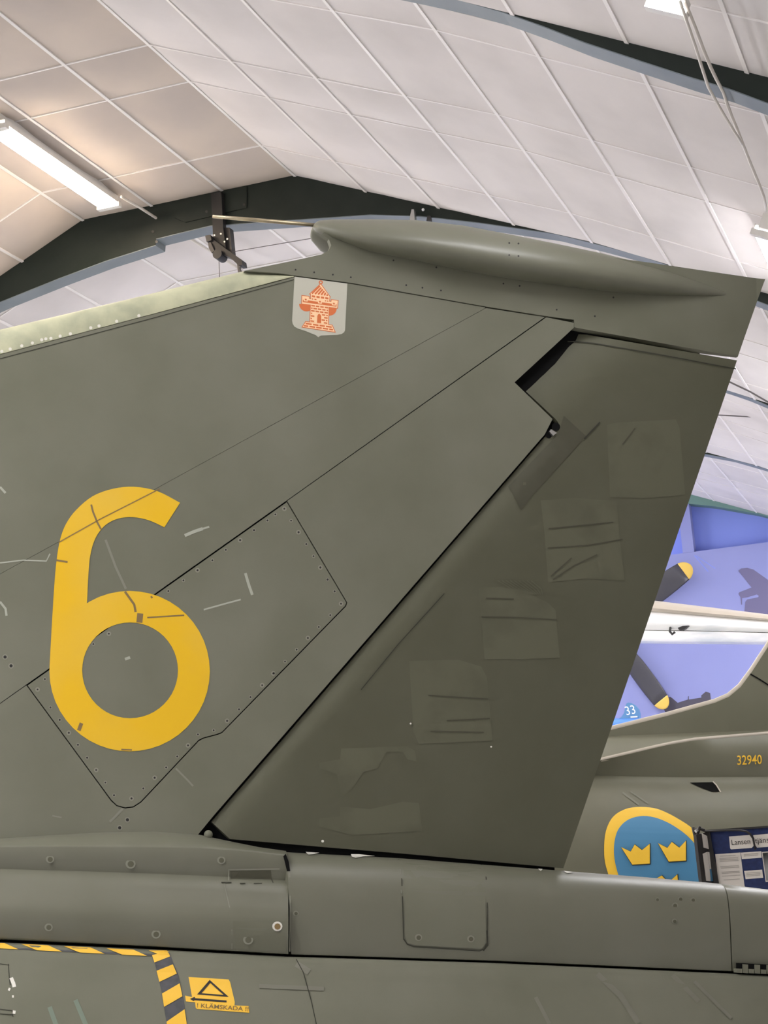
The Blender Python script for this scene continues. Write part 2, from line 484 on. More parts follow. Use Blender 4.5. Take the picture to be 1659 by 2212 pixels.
for j in range(JMIN + 1, JMAX):
    x, z = PTS[j]
    a = math.atan2(PTS[j + 1][1] - PTS[j - 1][1], PTS[j + 1][0] - PTS[j - 1][0])
    ax = (Vector((math.cos(a), 0, math.sin(a))), Vector((0, 1, 0)), Vector((-math.sin(a), 0, math.cos(a))))
    bm = bmesh.new(); add_box(bm, Vector((x, (Y0 + Y1) / 2, z)) - ax[2] * .004, .022, Y1 - Y0, .012, ax); mesh_obj('ceiling_bar', bm, M_BAR, ceiling)
FACETS = [(-19, -15), (-15, -7), (-7, -3), (-3, 0), (0, 4), (4, 12), (12, 16)]
for ya in ARCH_Y:
    for s in range(1, 5):
        y = ya + SEG[s]
        if not (3 < y < 25): continue
        for j0, j1 in FACETS:
            A, B = Vector((PTS[j0][0], y, PTS[j0][1])), Vector((PTS[j1][0], y, PTS[j1][1]))
            d = (B - A); L = d.length; d.normalize(); nrm = Vector((-d.z, 0, d.x))
            if not any(in_view(A + d * (L * q / 8)) for q in range(9)): continue
            bm = bmesh.new(); add_box(bm, (A + B) / 2 - nrm * .003, L, .013, .01, (d, Vector((0, 1, 0)), nrm)); mesh_obj('cross_bar', bm, M_BAR, ceiling)

# ------------------------------------------------------------------ arches
LOW_R = [(-5.27, 5.052), (-4.608, 4.967), (-3.976, 4.885), (-3.597, 4.799), (-3.161, 4.663), (-2.6, 4.468), (-2.29, 4.325), (-2.06, 4.215), (-1.867, 4.11), (-1.67, 3.985), (-1.476, 3.855), (-1.244, 3.715), (-1.007, 3.573), (-.836, 3.477), (-.67, 3.367), (.3, 2.72), (1.2, 1.95), (2.4, .7), (3.4, -.7), (3.6, -1.65)]
LOW_L = [(-5.401, 5.048), (-5.728, 5.035), (-5.735, 4.985), (-6.169, 4.938), (-6.585, 4.871), (-7.114, 4.773), (-7.74, 4.63), (-8.3, 4.45), (-8.61, 4.31), (-9.03, 4.125), (-9.43, 3.845), (-9.66, 3.709), (-10.06, 3.477), (-10.23, 3.367), (-11.2, 2.72), (-12.1, 1.95), (-13.3, .7), (-14.3, -.7), (-14.5, -1.65)]
LOWC = [(x, z + EYE) for x, z in reversed(LOW_L)] + [(x, z + EYE) for x, z in LOW_R]
TH = .17
def arch(y, label, group=None):
    r = empty('roof_arch', (-5.45, y, 0), label, 'roof arch', group)
    top = [(PTS[j][0], PTS[j][1] + .02) for j in range(JMIN, JMAX + 1)]
    def topz(x):
        for i in range(len(top) - 1):
            if top[i][0] <= x <= top[i + 1][0]:
                t = (x - top[i][0]) / (top[i + 1][0] - top[i][0]); return top[i][1] + (top[i + 1][1] - top[i][1]) * t
        return ZE
    xs = sorted(set([p[0] for p in LOWC] + [PTS[j][0] for j in range(JMIN, JMAX + 1) if LOWC[0][0] < PTS[j][0] < LOWC[-1][0]]))
    bm = bmesh.new(); st = []
    for x in xs:
        lz = lerp_line(LOWC, x); tz = max(topz(x), lz + .02)
        st.append([bm.verts.new((x, yy, zz)) for yy, zz in ((y, lz), (y, tz), (y + TH, tz), (y + TH, lz))])
    for i in range(len(st) - 1):
        for k in range(4): bm.faces.new((st[i][k], st[i][(k + 1) % 4], st[i + 1][(k + 1) % 4], st[i + 1][k]))
    bm.faces.new(st[0]); bm.faces.new(st[-1][::-1])
    mesh_obj('web', bm, M_WEB, r)
    bm = bmesh.new(); st = []
    for x in [p[0] for p in LOWC]:
        lz = lerp_line(LOWC, x)
        st.append([bm.verts.new((x, yy, zz)) for yy, zz in ((y + .003, lz), (y + .003, lz - .006), (y + TH - .003, lz - .006), (y + TH - .003, lz))])
    for i in range(len(st) - 1):
        for k in range(4): bm.faces.new((st[i][k], st[i][(k + 1) % 4], st[i + 1][(k + 1) % 4], st[i + 1][k]))
    bm.faces.new(st[0]); bm.faces.new(st[-1][::-1])
    mesh_obj('flange', bm, M_FLANGE, r)
    return r
AL = ['dark green curved roof arch out of view behind the camera', 'dark green curved roof arch out of view overhead', 'dark green curved roof arch out of view overhead',
      'dark green roof arch crossing the upper corner between two hanging lamps',
      'dark green roof arch whose peak rises behind the tall fin, holding the bracket',
      'thin sliver of roof arch beyond the fin, with wires beside it',
      'thin pale roof arch nearest the blue end wall']
arches = []
for k, y in enumerate(ARCH_Y):
    arches.append(arch(y, AL[k], 'roof arches out of view' if k in (1, 2) else None))
A2 = arches[4]; P2 = Plane((0, ARCH_Y[4], 0), (0, -1, 0))
# green trim in front of the end wall
bm = bmesh.new()
gp = [(PTS[j][0], PTS[j][1] + .02) for j in range(JMIN, JMAX + 1)]
st = []
for x, z in gp:
    lz = min(z - .03, lerp_line(LOWC, x)) if LOWC[0][0] < x < LOWC[-1][0] else z - .3
    st.append([bm.verts.new((x, yy, zz)) for yy, zz in ((Y1 - .03, lz), (Y1 - .03, z), (Y1 + .18, z), (Y1 + .18, lz))])
for i in range(len(st) - 1):
    for k in range(4): bm.faces.new((st[i][k], st[i][(k + 1) % 4], st[i + 1][(k + 1) % 4], st[i + 1][k]))
bm.faces.new(st[0]); bm.faces.new(st[-1][::-1])
struct(mesh_obj('trim_1', bm, M_GREENTRIM))
# plates and clips on the arch with the bracket
for poly in ([(479, 413), (532.5, 402.5), (532.5, 449), (481, 460)], [(376, 441), (476, 415), (477, 462), (400, 480), (376, 470)]):
    sheet('splice_plate', poly, P2, M_WEB, A2, w=.012, back=0)
bm = bmesh.new()
for (x, y) in ((527, 442), (446, 457), (462, 470), (330, 500), (338, 522)): disc(bm, x, y, 3, P2, .018, 0, 8)
o = mesh_obj('bolts', bm, M_BLACK, A2, normals=False); o['kind'] = 'stuff'
sheet('beam_clip', [(885, 470), (889, 452), (894, 452), (896, 476), (885, 476)], P2, M_STEEL, A2, w=.05, back=.0)
sheet('beam_clip', [(923, 466), (929, 466), (931, 477), (921, 477)], P2, M_BLACK, A2, w=.03, back=.0)
bm = bmesh.new(); bmesh.ops.create_uvsphere(bm, u_segments=10, v_segments=6, radius=.011, matrix=Matrix.Translation(P2(914, 453, .01))); mesh_obj('sensor_knob', bm, M_WHITE, A2, smooth=True)

# ------------------------------------------------------------------ lamps
def lamp(x, z, slope, ya, yb, warm, label, group=None):
    d = Vector((math.cos(slope), 0, -math.sin(slope))); n = Vector((math.sin(slope), 0, math.cos(slope))); yv = Vector((0, 1, 0))
    c = Vector((x, (ya + yb) / 2, z)); L = yb - ya
    r = empty('ceiling_lamp', c, label, 'lamp', group)
    bm = bmesh.new(); add_box(bm, c - n * .045, .10, L + .10, .09, (d, yv, n))
    for e in (-1, 1): add_box(bm, c - n * .082 + d * (e * .083), .006, L, .038, (d, yv, n))
    add_box(bm, c - n * .066, .17, L, .006, (d, yv, n))
    mesh_obj('housing', bm, M_HOUSING, r)
    bm = bmesh.new()
    prof = [(-.079, -.070), (-.079, -.112), (-.06, -.124), (0, -.130), (.06, -.124), (.079, -.112), (.079, -.070)]
    ra = [bm.verts.new(c + d * u + n * v - yv * (L / 2 - .03)) for u, v in prof]; rb = [bm.verts.new(c + d * u + n * v + yv * (L / 2 - .03)) for u, v in prof]
    for i in range(len(prof) - 1): bm.faces.new((ra[i], ra[i + 1], rb[i + 1], rb[i]))
    bm.faces.new(ra[::-1]); bm.faces.new(rb); bm.faces.new((ra[0], rb[0], rb[-1], ra[-1]))
    mesh_obj('diffuser', bm, warm if not isinstance(warm, bool) else M_TUBE_W if warm else M_TUBE_C, r)
    for e in (-1, 1):
        bm = bmesh.new(); add_box(bm, c - n * .112 + yv * (e * (L / 2 - .012)), .185, .05, .036, (d, yv, n)); mesh_obj('end_cap', bm, M_HOUSING, r)
    return r
def xz(j): i = math.floor(j); t = j - i; return PTS[i][0] + (PTS[i + 1][0] - PTS[i][0]) * t, PTS[i][1] + (PTS[i + 1][1] - PTS[i][1]) * t
for k, ya in enumerate(ARCH_Y):
    a, b = ya + 2.12, ya + 3.78
    hid = 'ceiling lamps out of view'
    lamp(-5.915, FLAT, 0, a, b, 1 < k <= 3, 'bright warm ceiling lamp above the fin tip, hung under the flat tan panels' if k == 3 else 'added ceiling lamp out of view that brightens the fin', None if k == 3 else hid)
    x, z = xz(6.68)
    lb = {2: 'ceiling lamp cut by the top edge, two pale cables leaving its end', 3: 'ceiling lamp with a tan end cap, fed by the cable along the white slope'}.get(k, 'added ceiling lamp out of view that brightens the fin')
    if k > 1: lamp(x, z, sR2, a + (.16 if k == 3 else 0), b - (.42 if k == 2 else 0), M_TUBE_DIM if k == 2 else M_TUBE_MID if k == 3 else False, lb, None if k in (2, 3) else hid)
    if k < 2:
        x3, z3 = xz(1.6); lamp(x3, z3, sR1, a, b, M_TUBE_STRONG, 'added ceiling lamp out of view that brightens the fin', hid)  # added lamps, unseen, brightening the fin's upper left
    x2, z2 = xz(-9.68)
    lamp(-10.9 - x, z, -sR2, a, b, False, 'added ceiling lamp out of view that brightens the fin', hid)

def cable(name, pts, r, label, m=M_CABLE, parent=None, cat='cable'):
    bm = bmesh.new(); tube(bm, pts, r, 6); o = mesh_obj(name, bm, m, parent, smooth=True)
    if label: props(o, label, cat)
    return o
PZ = Plane((0, 0, 5.2 + EYE), (0, 0, -1))
c1 = [PZ(262, 425), PZ(300, 447), PZ(345, 476), PZ(400, 509), PZ(440, 534), PZ(490, 564), PZ(525, 587), PZ(640, 658)]
# pale cable along the flat ceiling
cable('power_cable', c1, .011, 'pale cable bundle running from the warm lamp past the arch to the fin')
A_, B_ = Vector((PTS[5][0], 0, PTS[5][1])), Vector((PTS[8][0], 0, PTS[8][1]))
dd = (B_ - A_).normalized(); nn = Vector((dd.z, 0, -dd.x))
PR = Plane(A_ + nn * .1, nn)
cable('power_cable', [PR(*p) for p in ((1478, 2), (1490, 30), (1502, 60), (1518, 103), (1535, 145), (1548, 172), (1563, 200), (1571, 225), (1580, 250), (1592, 278), (1605, 312), (1622, 355), (1640, 398), (1650, 425), (1655, 455))], .008, 'thicker kinked pale cable with ties, running down to the lamp with the tan cap')
cable('power_cable', [PR(x, y, .035) for x, y in ((1468, 0), (1485, 50), (1502, 100), (1516, 145), (1530, 188), (1545, 215), (1565, 250), (1590, 290), (1604, 312))], .007, 'thin smooth pale cable that joins the kinked one below the arch')
PF = Plane((0, 15.4, 0), (0, -1, 0))
cable('hanging_wire', [PF(1500, 790), PF(1580, 827), (PF(1620, 846)), PF(1665, 872), PF(1720, 897)], .008, 'thin dark wire slanting down beside the fin edge towards the thin arch', M_CABLE_DK, cat='wire')
PF = Plane((0, 17.4, 0), (0, -1, 0))
cable('hanging_wire', [PF(1480, 894), PF(1560, 897), PF(1665, 903), PF(1720, 905)], .006, 'thin grey nearly level wire under the white ceiling beyond the fin', M_CABLE_DK, cat='wire')

# ------------------------------------------------------------------ bracket under the arch
PB = Plane((0, ARCH_Y[4] - .03, 0), (0, -1, 0))
hb = empty('hoist_bracket', PB(480, 470), 'dark metal hoist bracket with a round drum hanging from the peaked arch', 'bracket')
sheet('hanger_plate', [(455.8, 418), (478, 414), (482, 492), (489, 546), (478, 548), (460, 510)], PB, M_BLACK2, hb, w=.03, back=-.03)
sheet('side_plate', [(482, 491.6), (496, 491.6), (501.4, 548), (487, 546)], PB, M_BLACK, hb, w=.0, back=-.07)
sheet('arm', [(459, 516), (491.6, 540), (522, 561), (523.7, 572), (515, 573), (496, 555.5), (466, 545), (453, 533), (449, 521)], PB, M_BLACK2, hb, w=.06, back=-.03)
sheet('end_block', [(443, 509), (454, 507), (457, 519), (446, 522)], PB, M_BLACK, hb, w=.08, back=.0)
sheet('latch', [(449, 524), (455, 523), (463, 541), (457, 546), (451, 536)], PB, M_BLACK, hb, w=.075, back=.03)
bm = bmesh.new(); dp = PB(479.7, 556, .0); tube(bm, [dp + Vector((0, -.09, 0)), dp + Vector((0, .02, 0))], .0375, 20); mesh_obj('drum', bm, M_BLACK2, hb)
sheet('hook', [(512, 569), (519, 573), (517, 580), (521, 587), (514, 588)], PB, M_BLACK, hb, w=.05, back=.02)
bm = bmesh.new()
for x, y in ((477, 505), (491, 516), (463, 508), (485, 522)): disc(bm, x, y, 2, PB, .032, 0, 8)
mesh_obj('bolts', bm, M_STEEL, hb, normals=False)['kind'] = 'stuff'
bm = bmesh.new(); tube(bm, [PB(497, 545, .02), PB(690, 512, .02), PB(760, 500, .02)], .003, 5); mesh_obj('guy_wire', bm, M_CABLE_DK, hb)
bm = bmesh.new(); tube(bm, [PB(473, 562, .02), PB(475.5, 640, .02)], .003, 5); mesh_obj('drop_wire', bm, M_CABLE_DK, hb)

# ------------------------------------------------------------------ the jet whose fin fills the picture
ang = math.atan2(ROW_R[1], ROW_R[0]) + R(17)
FA = Vector((math.cos(ang), math.sin(ang), 0)); FN = Vector((math.sin(ang), -math.cos(ang), 0))
DEPTH = 7.3
F = Plane(CAM + ray(829.5, 1300) * DEPTH, FN)
AX = -.07
foot = F(560, 2060, AX); foot.z = 0
jet = empty('jet_fighter', foot, 'olive green jet fighter with tall fin bearing a yellow 6', 'aircraft')

seam1 = lambda x: 1240 - .5476 * x
seam2 = lambda x: 1519 - .7075 * x
PANEL = [(57, 1480), (620, 1082), (745, 1293), (750, 1302), (747, 1310), (480, 1583), (470, 1587), (440, 1595), (430, 1600), (305, 1733), (288, 1744), (270, 1746), (252, 1741), (240, 1730)]
def wfin(x, y): return 0.0
NX, NY = .755, .656
def wrud(x, y):
    s = (x - 463.5) * NX + (y - 1760) * NY
    q = (x - 463.5) * .656 - (y - 1760) * .755
    u = min(1, max(0, (s - 3) / 44)); wm = -.020 * (1 - u) ** 2 - .00185 * .085 * max(0, s - 40)
    s2 = (x - 1130) * .667 + (y - 834) * .745
    u2 = min(1, max(0, s2 / 130)); wh = -.045 * (1 - u2) ** 2 - .00185 * .085 * max(0, s2 - 90)
    t = min(1, max(0, (q - 1060) / 80)); t = t * t * (3 - 2 * t)
    return wm * (1 - t) + wh * t
sheet('fin_skin', [(-900, 1003), (635, 598.5), (760, 613), (1048, 663.5), (1049, seam1(1049)), (500, seam1(500)), (0, seam1(0)), (-900, seam1(-900))], F, M_OLIVE, jet, w=0, back=-.03, inset=.35, step=0)
sheet('fin_skin', [(-900, seam1(-900)), (0, seam1(0)), (1050, seam1(1050)), (1178, 684.5), (620, 1081), (57, 1479), (-400, seam2(-400)), (-400, 1850), (-900, 1880)], F, M_OLIVE, jet, w=0, back=-.03, inset=.35)
sheet('fin_skin', [(1180, 685), (1240, 697), (1240, 708), (1112, 826), (1194, 905), (1176.8, 939), (463.5, 1760), (428, 1803), (410, 1835), (-400, 1850), (-400, seam2(-400))] + [PANEL[0]] + PANEL[:1:-1] + [PANEL[2], PANEL[1]], F, M_OLIVE, jet, w=0, back=-.03, inset=.35)
acc = sheet('access_panel', PANEL, F, M_OLIVE, jet, w=.0005, back=-.03, inset=2.0)
# dark structure seen in the gaps
sheet('fin_spar', [(-890, 1010), (635, 604), (1235, 700), (1520, 752), (1510, 766), (1270, 780), (1235, 930), (600, 1700), (560, 1780), (540, 1830), (540, 1900), (-390, 1900), (-890, 1820)], F, M_GAP, jet, w=lambda x, y: -.035 - (.08 * max(0, (x - 1180) / 470) if y < 1000 else 0), back=-.12, step=120)
sheet('root_filler', [(470, 1796), (700, 1820), (1198, 1866), (1198, 1905), (470, 1870)], F, M_GAP, jet, w=lambda x, y: wrud(x, 1760 + .086 * (x - 497)) - .022, back=lambda x, y: -.12, step=60)
sheet('fin_skin_far', [(-900, 1003), (635, 598), (1240, 697), (1240, 708), (1112, 826), (1194, 905), (1176, 939), (428, 1803), (-900, 1835)], F, M_OLIVE, jet, w=-.115, back=-.14)
# leading edge strip
def le(t): return [(-900, 1003 - 48 * 0 + t * -52), (-80, 786 - t * 53), (0, 765 - t * 53), (260, 696.5 - t * 46), (525, 626 - t * 40), (600, 606 - t * 15), (637, 597 - t * 1)]
G = []
for t, w in ((1.0, -.07), (.97, -.035), (.9, -.018), (.75, -.005), (.5, .001), (.2, .002), (0.0, 0.001)): G.append((le(t), w))
Loft(F, G, AX).build('leading_edge', [-900, -600, -300, -80, 0, 130, 260, 400, 525, 560, 600, 635], M_STRIP, jet)
bm = bmesh.new()
for p in ((22, 754), (47, 747), (90, 734), (99, 732), (110, 731), (130, 726), (152, 721), (196, 708), (214, 704), (252, 694), (4, 759), (70, 741), (300, 682)): disc(bm, p[0], p[1], 3.6, F, .004, 0, 8)
mesh_obj('bright_rivets', bm, M_CHIP, jet, normals=False)['kind'] = 'stuff'
bm = bmesh.new(); ribbon(bm, [(-80, 797), (0, 775), (320, 690), (635, 604)], 1.6, F, .0012); mesh_obj('edge_seam', bm, M_SEAM, jet, normals=False)

# fin tip
def wtip(x, y): return .004 - .075 * max(0, (x - 1180) / 470) ** 1.2
tip = sheet('fin_tip', [(528, 585), (640, 561.5), (695, 549), (709, 541), (715, 530), (710, 517), (694, 507), (720, 482), (880, 482), (1000, 496), (1120, 516), (1300, 553), (1400, 566.5), (1652, 603.5), (1594, 771), (1420, 740), (1246, 708.5), (1240, 707), (1240, 691), (1178, 683), (1050, 662.5), (760, 611.5), (640, 596), (600, 590)], F, M_OLIVE, jet, w=wtip, back=lambda x, y: -.02 - .12 * max(0, min(1, (x - 705) / 160)) - wtip(x, y) + .004, step=80, inset=.4)
BU = [(676, 489, 491, -.066), (678, 484, 496, -.045), (683, 479.5, 502, -.02), (691, 476, 505, .002), (720, 474, 520, .04), (800, 473.5, 548, .088), (900, 475.5, 568, .112), (1000, 487, 589, .12), (1100, 506, 607, .116), (1200, 526, 620, .105), (1300, 547, 632, .083), (1380, 567, 638, .048), (1450, 586, 641, .010), (1520, 611, 642, -.026), (1560, 626, 641.5, -.05), (1592, 638, 640, -.068)]
bm = bmesh.new(); rings = []
for x, a, b, d in BU:
    ring = []
    for q in range(24):
        t = q / 24 * 2 * math.pi
        y = (a + b) / 2 - (b - a) / 2 * math.cos(t); w = AX + (d - AX) * math.sin(t)
        if math.sin(t) >= 0: p = F(x, y, w)
        else:
            p = F(x, y, AX + (d - AX) * -math.sin(t)); p = p - FN * (2 * (AX + (d - AX) * -math.sin(t) - AX))
        ring.append(bm.verts.new(p))
    rings.append(ring)
for i in range(len(rings) - 1):
    for q in range(24): bm.faces.new((rings[i][q], rings[i][(q + 1) % 24], rings[i + 1][(q + 1) % 24], rings[i + 1][q]))
bm.faces.new(rings[0]); bm.faces.new(rings[-1][::-1])
bul = mesh_obj('antenna_pod', bm, M_OLIVE_G, jet, smooth=True)
bm = bmesh.new(); tube(bm, [F(459.5, 467.5, AX), F(560, 476, AX), F(690, 487, AX)], [.007, .0085, .0085], 10); mesh_obj('antenna_rod', bm, M_BRASS, jet, smooth=True)

# rudder
def wrud_b(x, y):
    xt = 1217 + (1876 - y) / (1876 - 778) * (1592 - 1217)
    return wrud(x, y) - .006 - .07 * min(1, max(0, (xt - x) / 350))
RUD = [(456.5, 1775), (497, 1812.5), (900, 1846.5), (1217, 1875.5), (1592, 778.5), (1380, 742), (1268, 723), (1250, 722), (1244, 736), (1131, 833), (1128, 838), (1200, 905), (1207, 914), (1181, 939)]
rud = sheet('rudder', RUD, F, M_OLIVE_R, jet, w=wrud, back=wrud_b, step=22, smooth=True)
def onr(l): return lambda x, y: wrud(x, y) + l
for pts, w_ in (([(1226, 738), (1245, 738), (1280, 741), (1420, 765), (1590, 797)], 2.2), ([(960, 1282), (860, 1392), (780, 1490)], 2), ([(1262, 948), (1296, 912)], 3)):
    bm = bmesh.new(); ribbon(bm, pts, w_, F, onr(.0035)); mesh_obj('rudder_seam', bm, M_SEAM, rud, normals=False)
CH = [[(1311, 918), (1330, 913), (1460, 906), (1468, 925), (1480, 1068), (1450, 1072), (1395, 1076), (1318, 1074)],
      [(1168, 1081), (1240, 1076), (1332, 1082), (1338, 1160), (1350, 1254), (1262, 1250), (1184, 1258), (1176, 1150)],
      [(1034, 1268), (1085, 1268), (1140, 1281), (1185, 1303), (1200, 1318), (1209, 1421), (1130, 1424), (1047, 1424)],
      [(884, 1428), (990, 1425), (1040, 1440), (1052, 1464), (1064, 1600), (905, 1607), (893, 1580)],
      [(737, 1617), (880, 1612), (896, 1622), (900, 1645), (880, 1640), (870, 1624), (835, 1624), (815, 1660), (785, 1668), (760, 1705), (738, 1722), (728, 1672), (690, 1660), (690, 1648), (735, 1640)],
      [(735, 1742), (800, 1748), (870, 1732), (905, 1735), (912, 1795), (760, 1804), (690, 1785), (690, 1768), (735, 1764)]]
for c in CH: sheet('checker_patch', c, F, M_PATCH, rud, w=onr(.0014), step=22, smooth=True)
bm = bmesh.new()
for pts in ([(1040, 1332), (1120, 1334), (1204, 1339)], [(1050, 1292), (1110, 1294)], [(925, 1502), (1055, 1510)], [(965, 1557), (1058, 1552)], [(1185, 1142), (1325, 1128)], [(1183, 1184), (1270, 1178), (1345, 1165)], [(1195, 1252), (1240, 1222), (1290, 1198)], [(1345, 960), (1372, 925)], [(930, 1580), (1045, 1582)], [(1190, 1245), (1235, 1205)]):
    ribbon(bm, pts, 2.6, F, onr(.0034))
mesh_obj('worn_streaks', bm, M_OLIVE_DK, rud, normals=False)['kind'] = 'stuff'
bm = bmesh.new()
for k in range(9): ribbon(bm, [(1075 + k * 9, 1254), (1105 + k * 8, 1272), (1140 + k * 4, 1284)], 2.4, F, onr(.0022))
mesh_obj('worn_smears', bm, M_PATCH, rud, normals=False)['kind'] = 'stuff'
sheet('dark_touch_up', [(1218, 898), (1266, 942), (1150, 1070), (1126, 1102), (1098, 1050), (1205, 938)], F, M_OLIVE_DK, rud, w=onr(.0022), step=22, smooth=True)
bm = bmesh.new()
disc(bm, 887, 1563, 2, F, onr(.004)); disc(bm, 1061, 1613, 2, F, onr(.004)); disc(bm, 697, 1817, 3, F, onr(.004))
mesh_obj('white_specks', bm, M_CHIP, rud, normals=False)['kind'] = 'stuff'
# hinge notch
bm = bmesh.new(); disc(bm, 1187, 938, 9, F, onr(.002), 0, 14); disc(bm, 1201, 922, 9, F, onr(.002), 0, 14); mesh_obj('hinge_recess', bm, M_GAP, jet, normals=False)
sheet('hinge_bolt', [(1190, 927), (1198, 932), (1203, 935), (1195, 941), (1187, 932)], F, M_STEEL, jet, w=.003, back=-.03)
bm = bmesh.new(); bmesh.ops.create_uvsphere(bm, u_segments=12, v_segments=8, radius=.017, matrix=Matrix.Translation(F(450, 1803, -.005))); mesh_obj('hinge_knuckle', bm, M_OLIVE, jet, smooth=True)

# dorsal fairing, tail cone, fuselage
l1 = [(-900, 1850), (-100, 1817), (0, 1811.5), (110, 1804), (220, 1798), (330, 1796), (430, 1803), (500, 1818), (560, 1830), (617, 1838)]
l2 = [(-900, 1862), (0, 1828), (110, 1827), (330, 1828), (430, 1830), (520, 1836), (560, 1840), (617, 1847)]
l3 = [(-900, 1850), (0, 1880), (180, 1885), (330, 1890), (490, 1897), (617, 1905)]
l3 = [(-900, 1878)] + l3[1:]
l4 = [(-900, 1985), (0, 2028), (330, 2044), (622, 2061)]
mix = lambda a, b, t: (lambda x: lerp_line(a, x) * (1 - t) + lerp_line(b, x) * t)
fair = Loft(F, [(l1, .0), (mix(l1, l2, .35), .03), (mix(l1, l2, .8), .073), (l2, .086), (off(l2, 3), .089), (mix(l2, l3, .55), .076), (off(l3, -3), .066), (l3, .072), (off(l3, 8), .102), (mix(l3, l4, .18), .118), (mix(l3, l4, .36), .148), (mix(l3, l4, .5), .166), (mix(l3, l4, .58), .1705), (mix(l3, l4, .68), .171), (mix(l3, l4, .82), .163), (mix(l3, l4, .97), .149), (l4, .144), (off(l4, 1.5), .12), (off(l4, 2), .04)], AX)
fo = fair.build('dorsal_fairing', [-900, -600, -300, -100, 0, 55, 110, 165, 220, 275, 330, 380, 430, 465, 500, 530, 560, 590, 618], M_OLIVE_G, jet, shear=lambda t: 5 * math.sin(t * 2.2))
tT = [(600, 1838), (870, 1854), (1050, 1868), (1217, 1881), (1400, 1895), (1560, 1909), (1659, 1921), (1900, 1955)]
tB = [(600, 2061), (1050, 2075), (1590, 2099), (1659, 2102), (1900, 2118)]
cone = Loft(F, [(tT, -.06), (mix(tT, tB, .012), -.022), (mix(tT, tB, .03), .008), (mix(tT, tB, .065), .04), (mix(tT, tB, .12), .07), (mix(tT, tB, .2), .097), (mix(tT, tB, .32), .12), (mix(tT, tB, .48), .132), (mix(tT, tB, .66), .136), (mix(tT, tB, .84), .135), (mix(tT, tB, .97), .131), (tB, .129), (off(tB, 1.2), .11), (off(tB, 1.6), .04)], AX)
bend = lambda t: 26 * (1 - (1 - t) ** 2.2) - 4
tc_ = cone.build('tail_cone', [608, 650, 700, 760, 820, 870, 930, 990, 1050, 1110, 1160, 1217, 1280, 1340, 1400, 1460, 1510, 1559], M_OLIVE_G, jet, shear=lambda t: bend(t) * 1.0)
te_ = cone.build('tail_end_cone', [1561.5, 1600, 1659, 1720, 1800, 1880], M_OLIVE_G, jet, shear=lambda t: bend(t) * 1.0)
f5 = [(-900, 1992), (0, 2035), (330, 2050), (622, 2066), (1050, 2079), (1590, 2103), (1700, 2109), (1900, 2122)]
fus = Loft(F, [(f5, .08), (off(f5, 1), .143), (off(f5, 5), .158), (off(f5, 30), .186), (off(f5, 60), .212), (off(f5, 110), .26), (off(f5, 170), .305), (off(f5, 250), .345), (off(f5, 350), .35), (off(f5, 450), .31), (off(f5, 540), .22), (off(f5, 600), .08), (off(f5, 620), -.06)], AX, soft=(2, 11))
fu_ = fus.build('fuselage', [-900, -600, -300, -100, 0, 100, 200, 330, 480, 622, 760, 900, 1050, 1200, 1350, 1480, 1590, 1700, 1800], M_OLIVE, jet)
sheet('joint_filler', [(-890, 1960), (0, 2018), (622, 2052), (1590, 2094), (1790, 2106), (1790, 2130), (1590, 2118), (622, 2080), (0, 2050), (-890, 2005)], F, M_GAP, jet, w=.05, back=-.19)
# seams on the cone and the fairing
bm = bmesh.new()
ribbon(bm, [(862, 1856), (868, 1900), (870, 1960), (872, 2030)], 2, F, cone.on(.0055)); ribbon(bm, [(1052, 2010), (1054, 2042), (1044, 2054)], 2.6, F, cone.on(.0055))
ribbon(bm, [(1040, 1868), (1050, 1895), (1053, 1960), (1053, 2020)], 1.6, F, cone.on(.0055))
ribbon(bm, [(872, 2028), (880, 2040), (894, 2045), (1036, 2054), (1046, 2050), (1053, 2038)], 2.6, F, cone.on(.0055))
mesh_obj('door_seam', bm, M_SEAM, jet, normals=False)
bm = bmesh.new()
ribbon(bm, [(860, 1856), (865, 1880), (867, 1930)], 2, F, cone.on(.0055)); ribbon(bm, [(626, 1885), (627, 1950), (626, 2056)], 2.4, F, cone.on(.004)); ribbon(bm, [(484, 1908), (496, 1960), (501, 2010), (501, 2050)], 2, F, fair.on(.0012))
mesh_obj('worn_edges', bm, M_SEAM_LT, jet, normals=False)['kind'] = 'stuff'
sheet('access_cover', [(503, 1990), (617, 1992), (618, 2056), (505, 2049)], F, M_OLIVE, jet, w=fair.on(.0012), step=20, smooth=True)
sheet('access_door', [(872, 1864), (1038, 1875), (1048, 1900), (1051, 2036), (1040, 2050), (894, 2042), (880, 2036), (874, 2024)], F, M_OLIVE, jet, w=cone.on(.0022), step=20, smooth=True)
sheet('slot_recess', [(497, 1881), (585, 1880), (587, 1898), (498, 1899)], F, M_OLIVE_DK, jet, w=fair.on(.002), step=12)
bm = bmesh.new()
for pts in ([(494, 1902), (494, 1879), (604, 1877)], ): ribbon(bm, pts, 3, F, fair.on(.0026))
mesh_obj('slot_rim', bm, M_HALO, jet, normals=False)
bm = bmesh.new()
for pts in ([(478, 1906), (500, 1906)], [(518, 1908), (530, 1908)], [(548, 1908), (566, 1908)], [(586, 1898), (590, 1907)]): ribbon(bm, pts, 2, F, fair.on(.0026))
ribbon(bm, [(640, 2072), (655, 2100), (672, 2160), (684, 2215)], 2, F, fus.on(.003))
mesh_obj('fine_seams', bm, M_SEAM, jet, normals=False)['kind'] = 'stuff'
sheet('cone_end_gap', [(612, 1850), (617, 1844), (624, 1862), (627, 1882), (620, 1882)], F, M_GAP, jet, w=.098)
bm = bmesh.new()
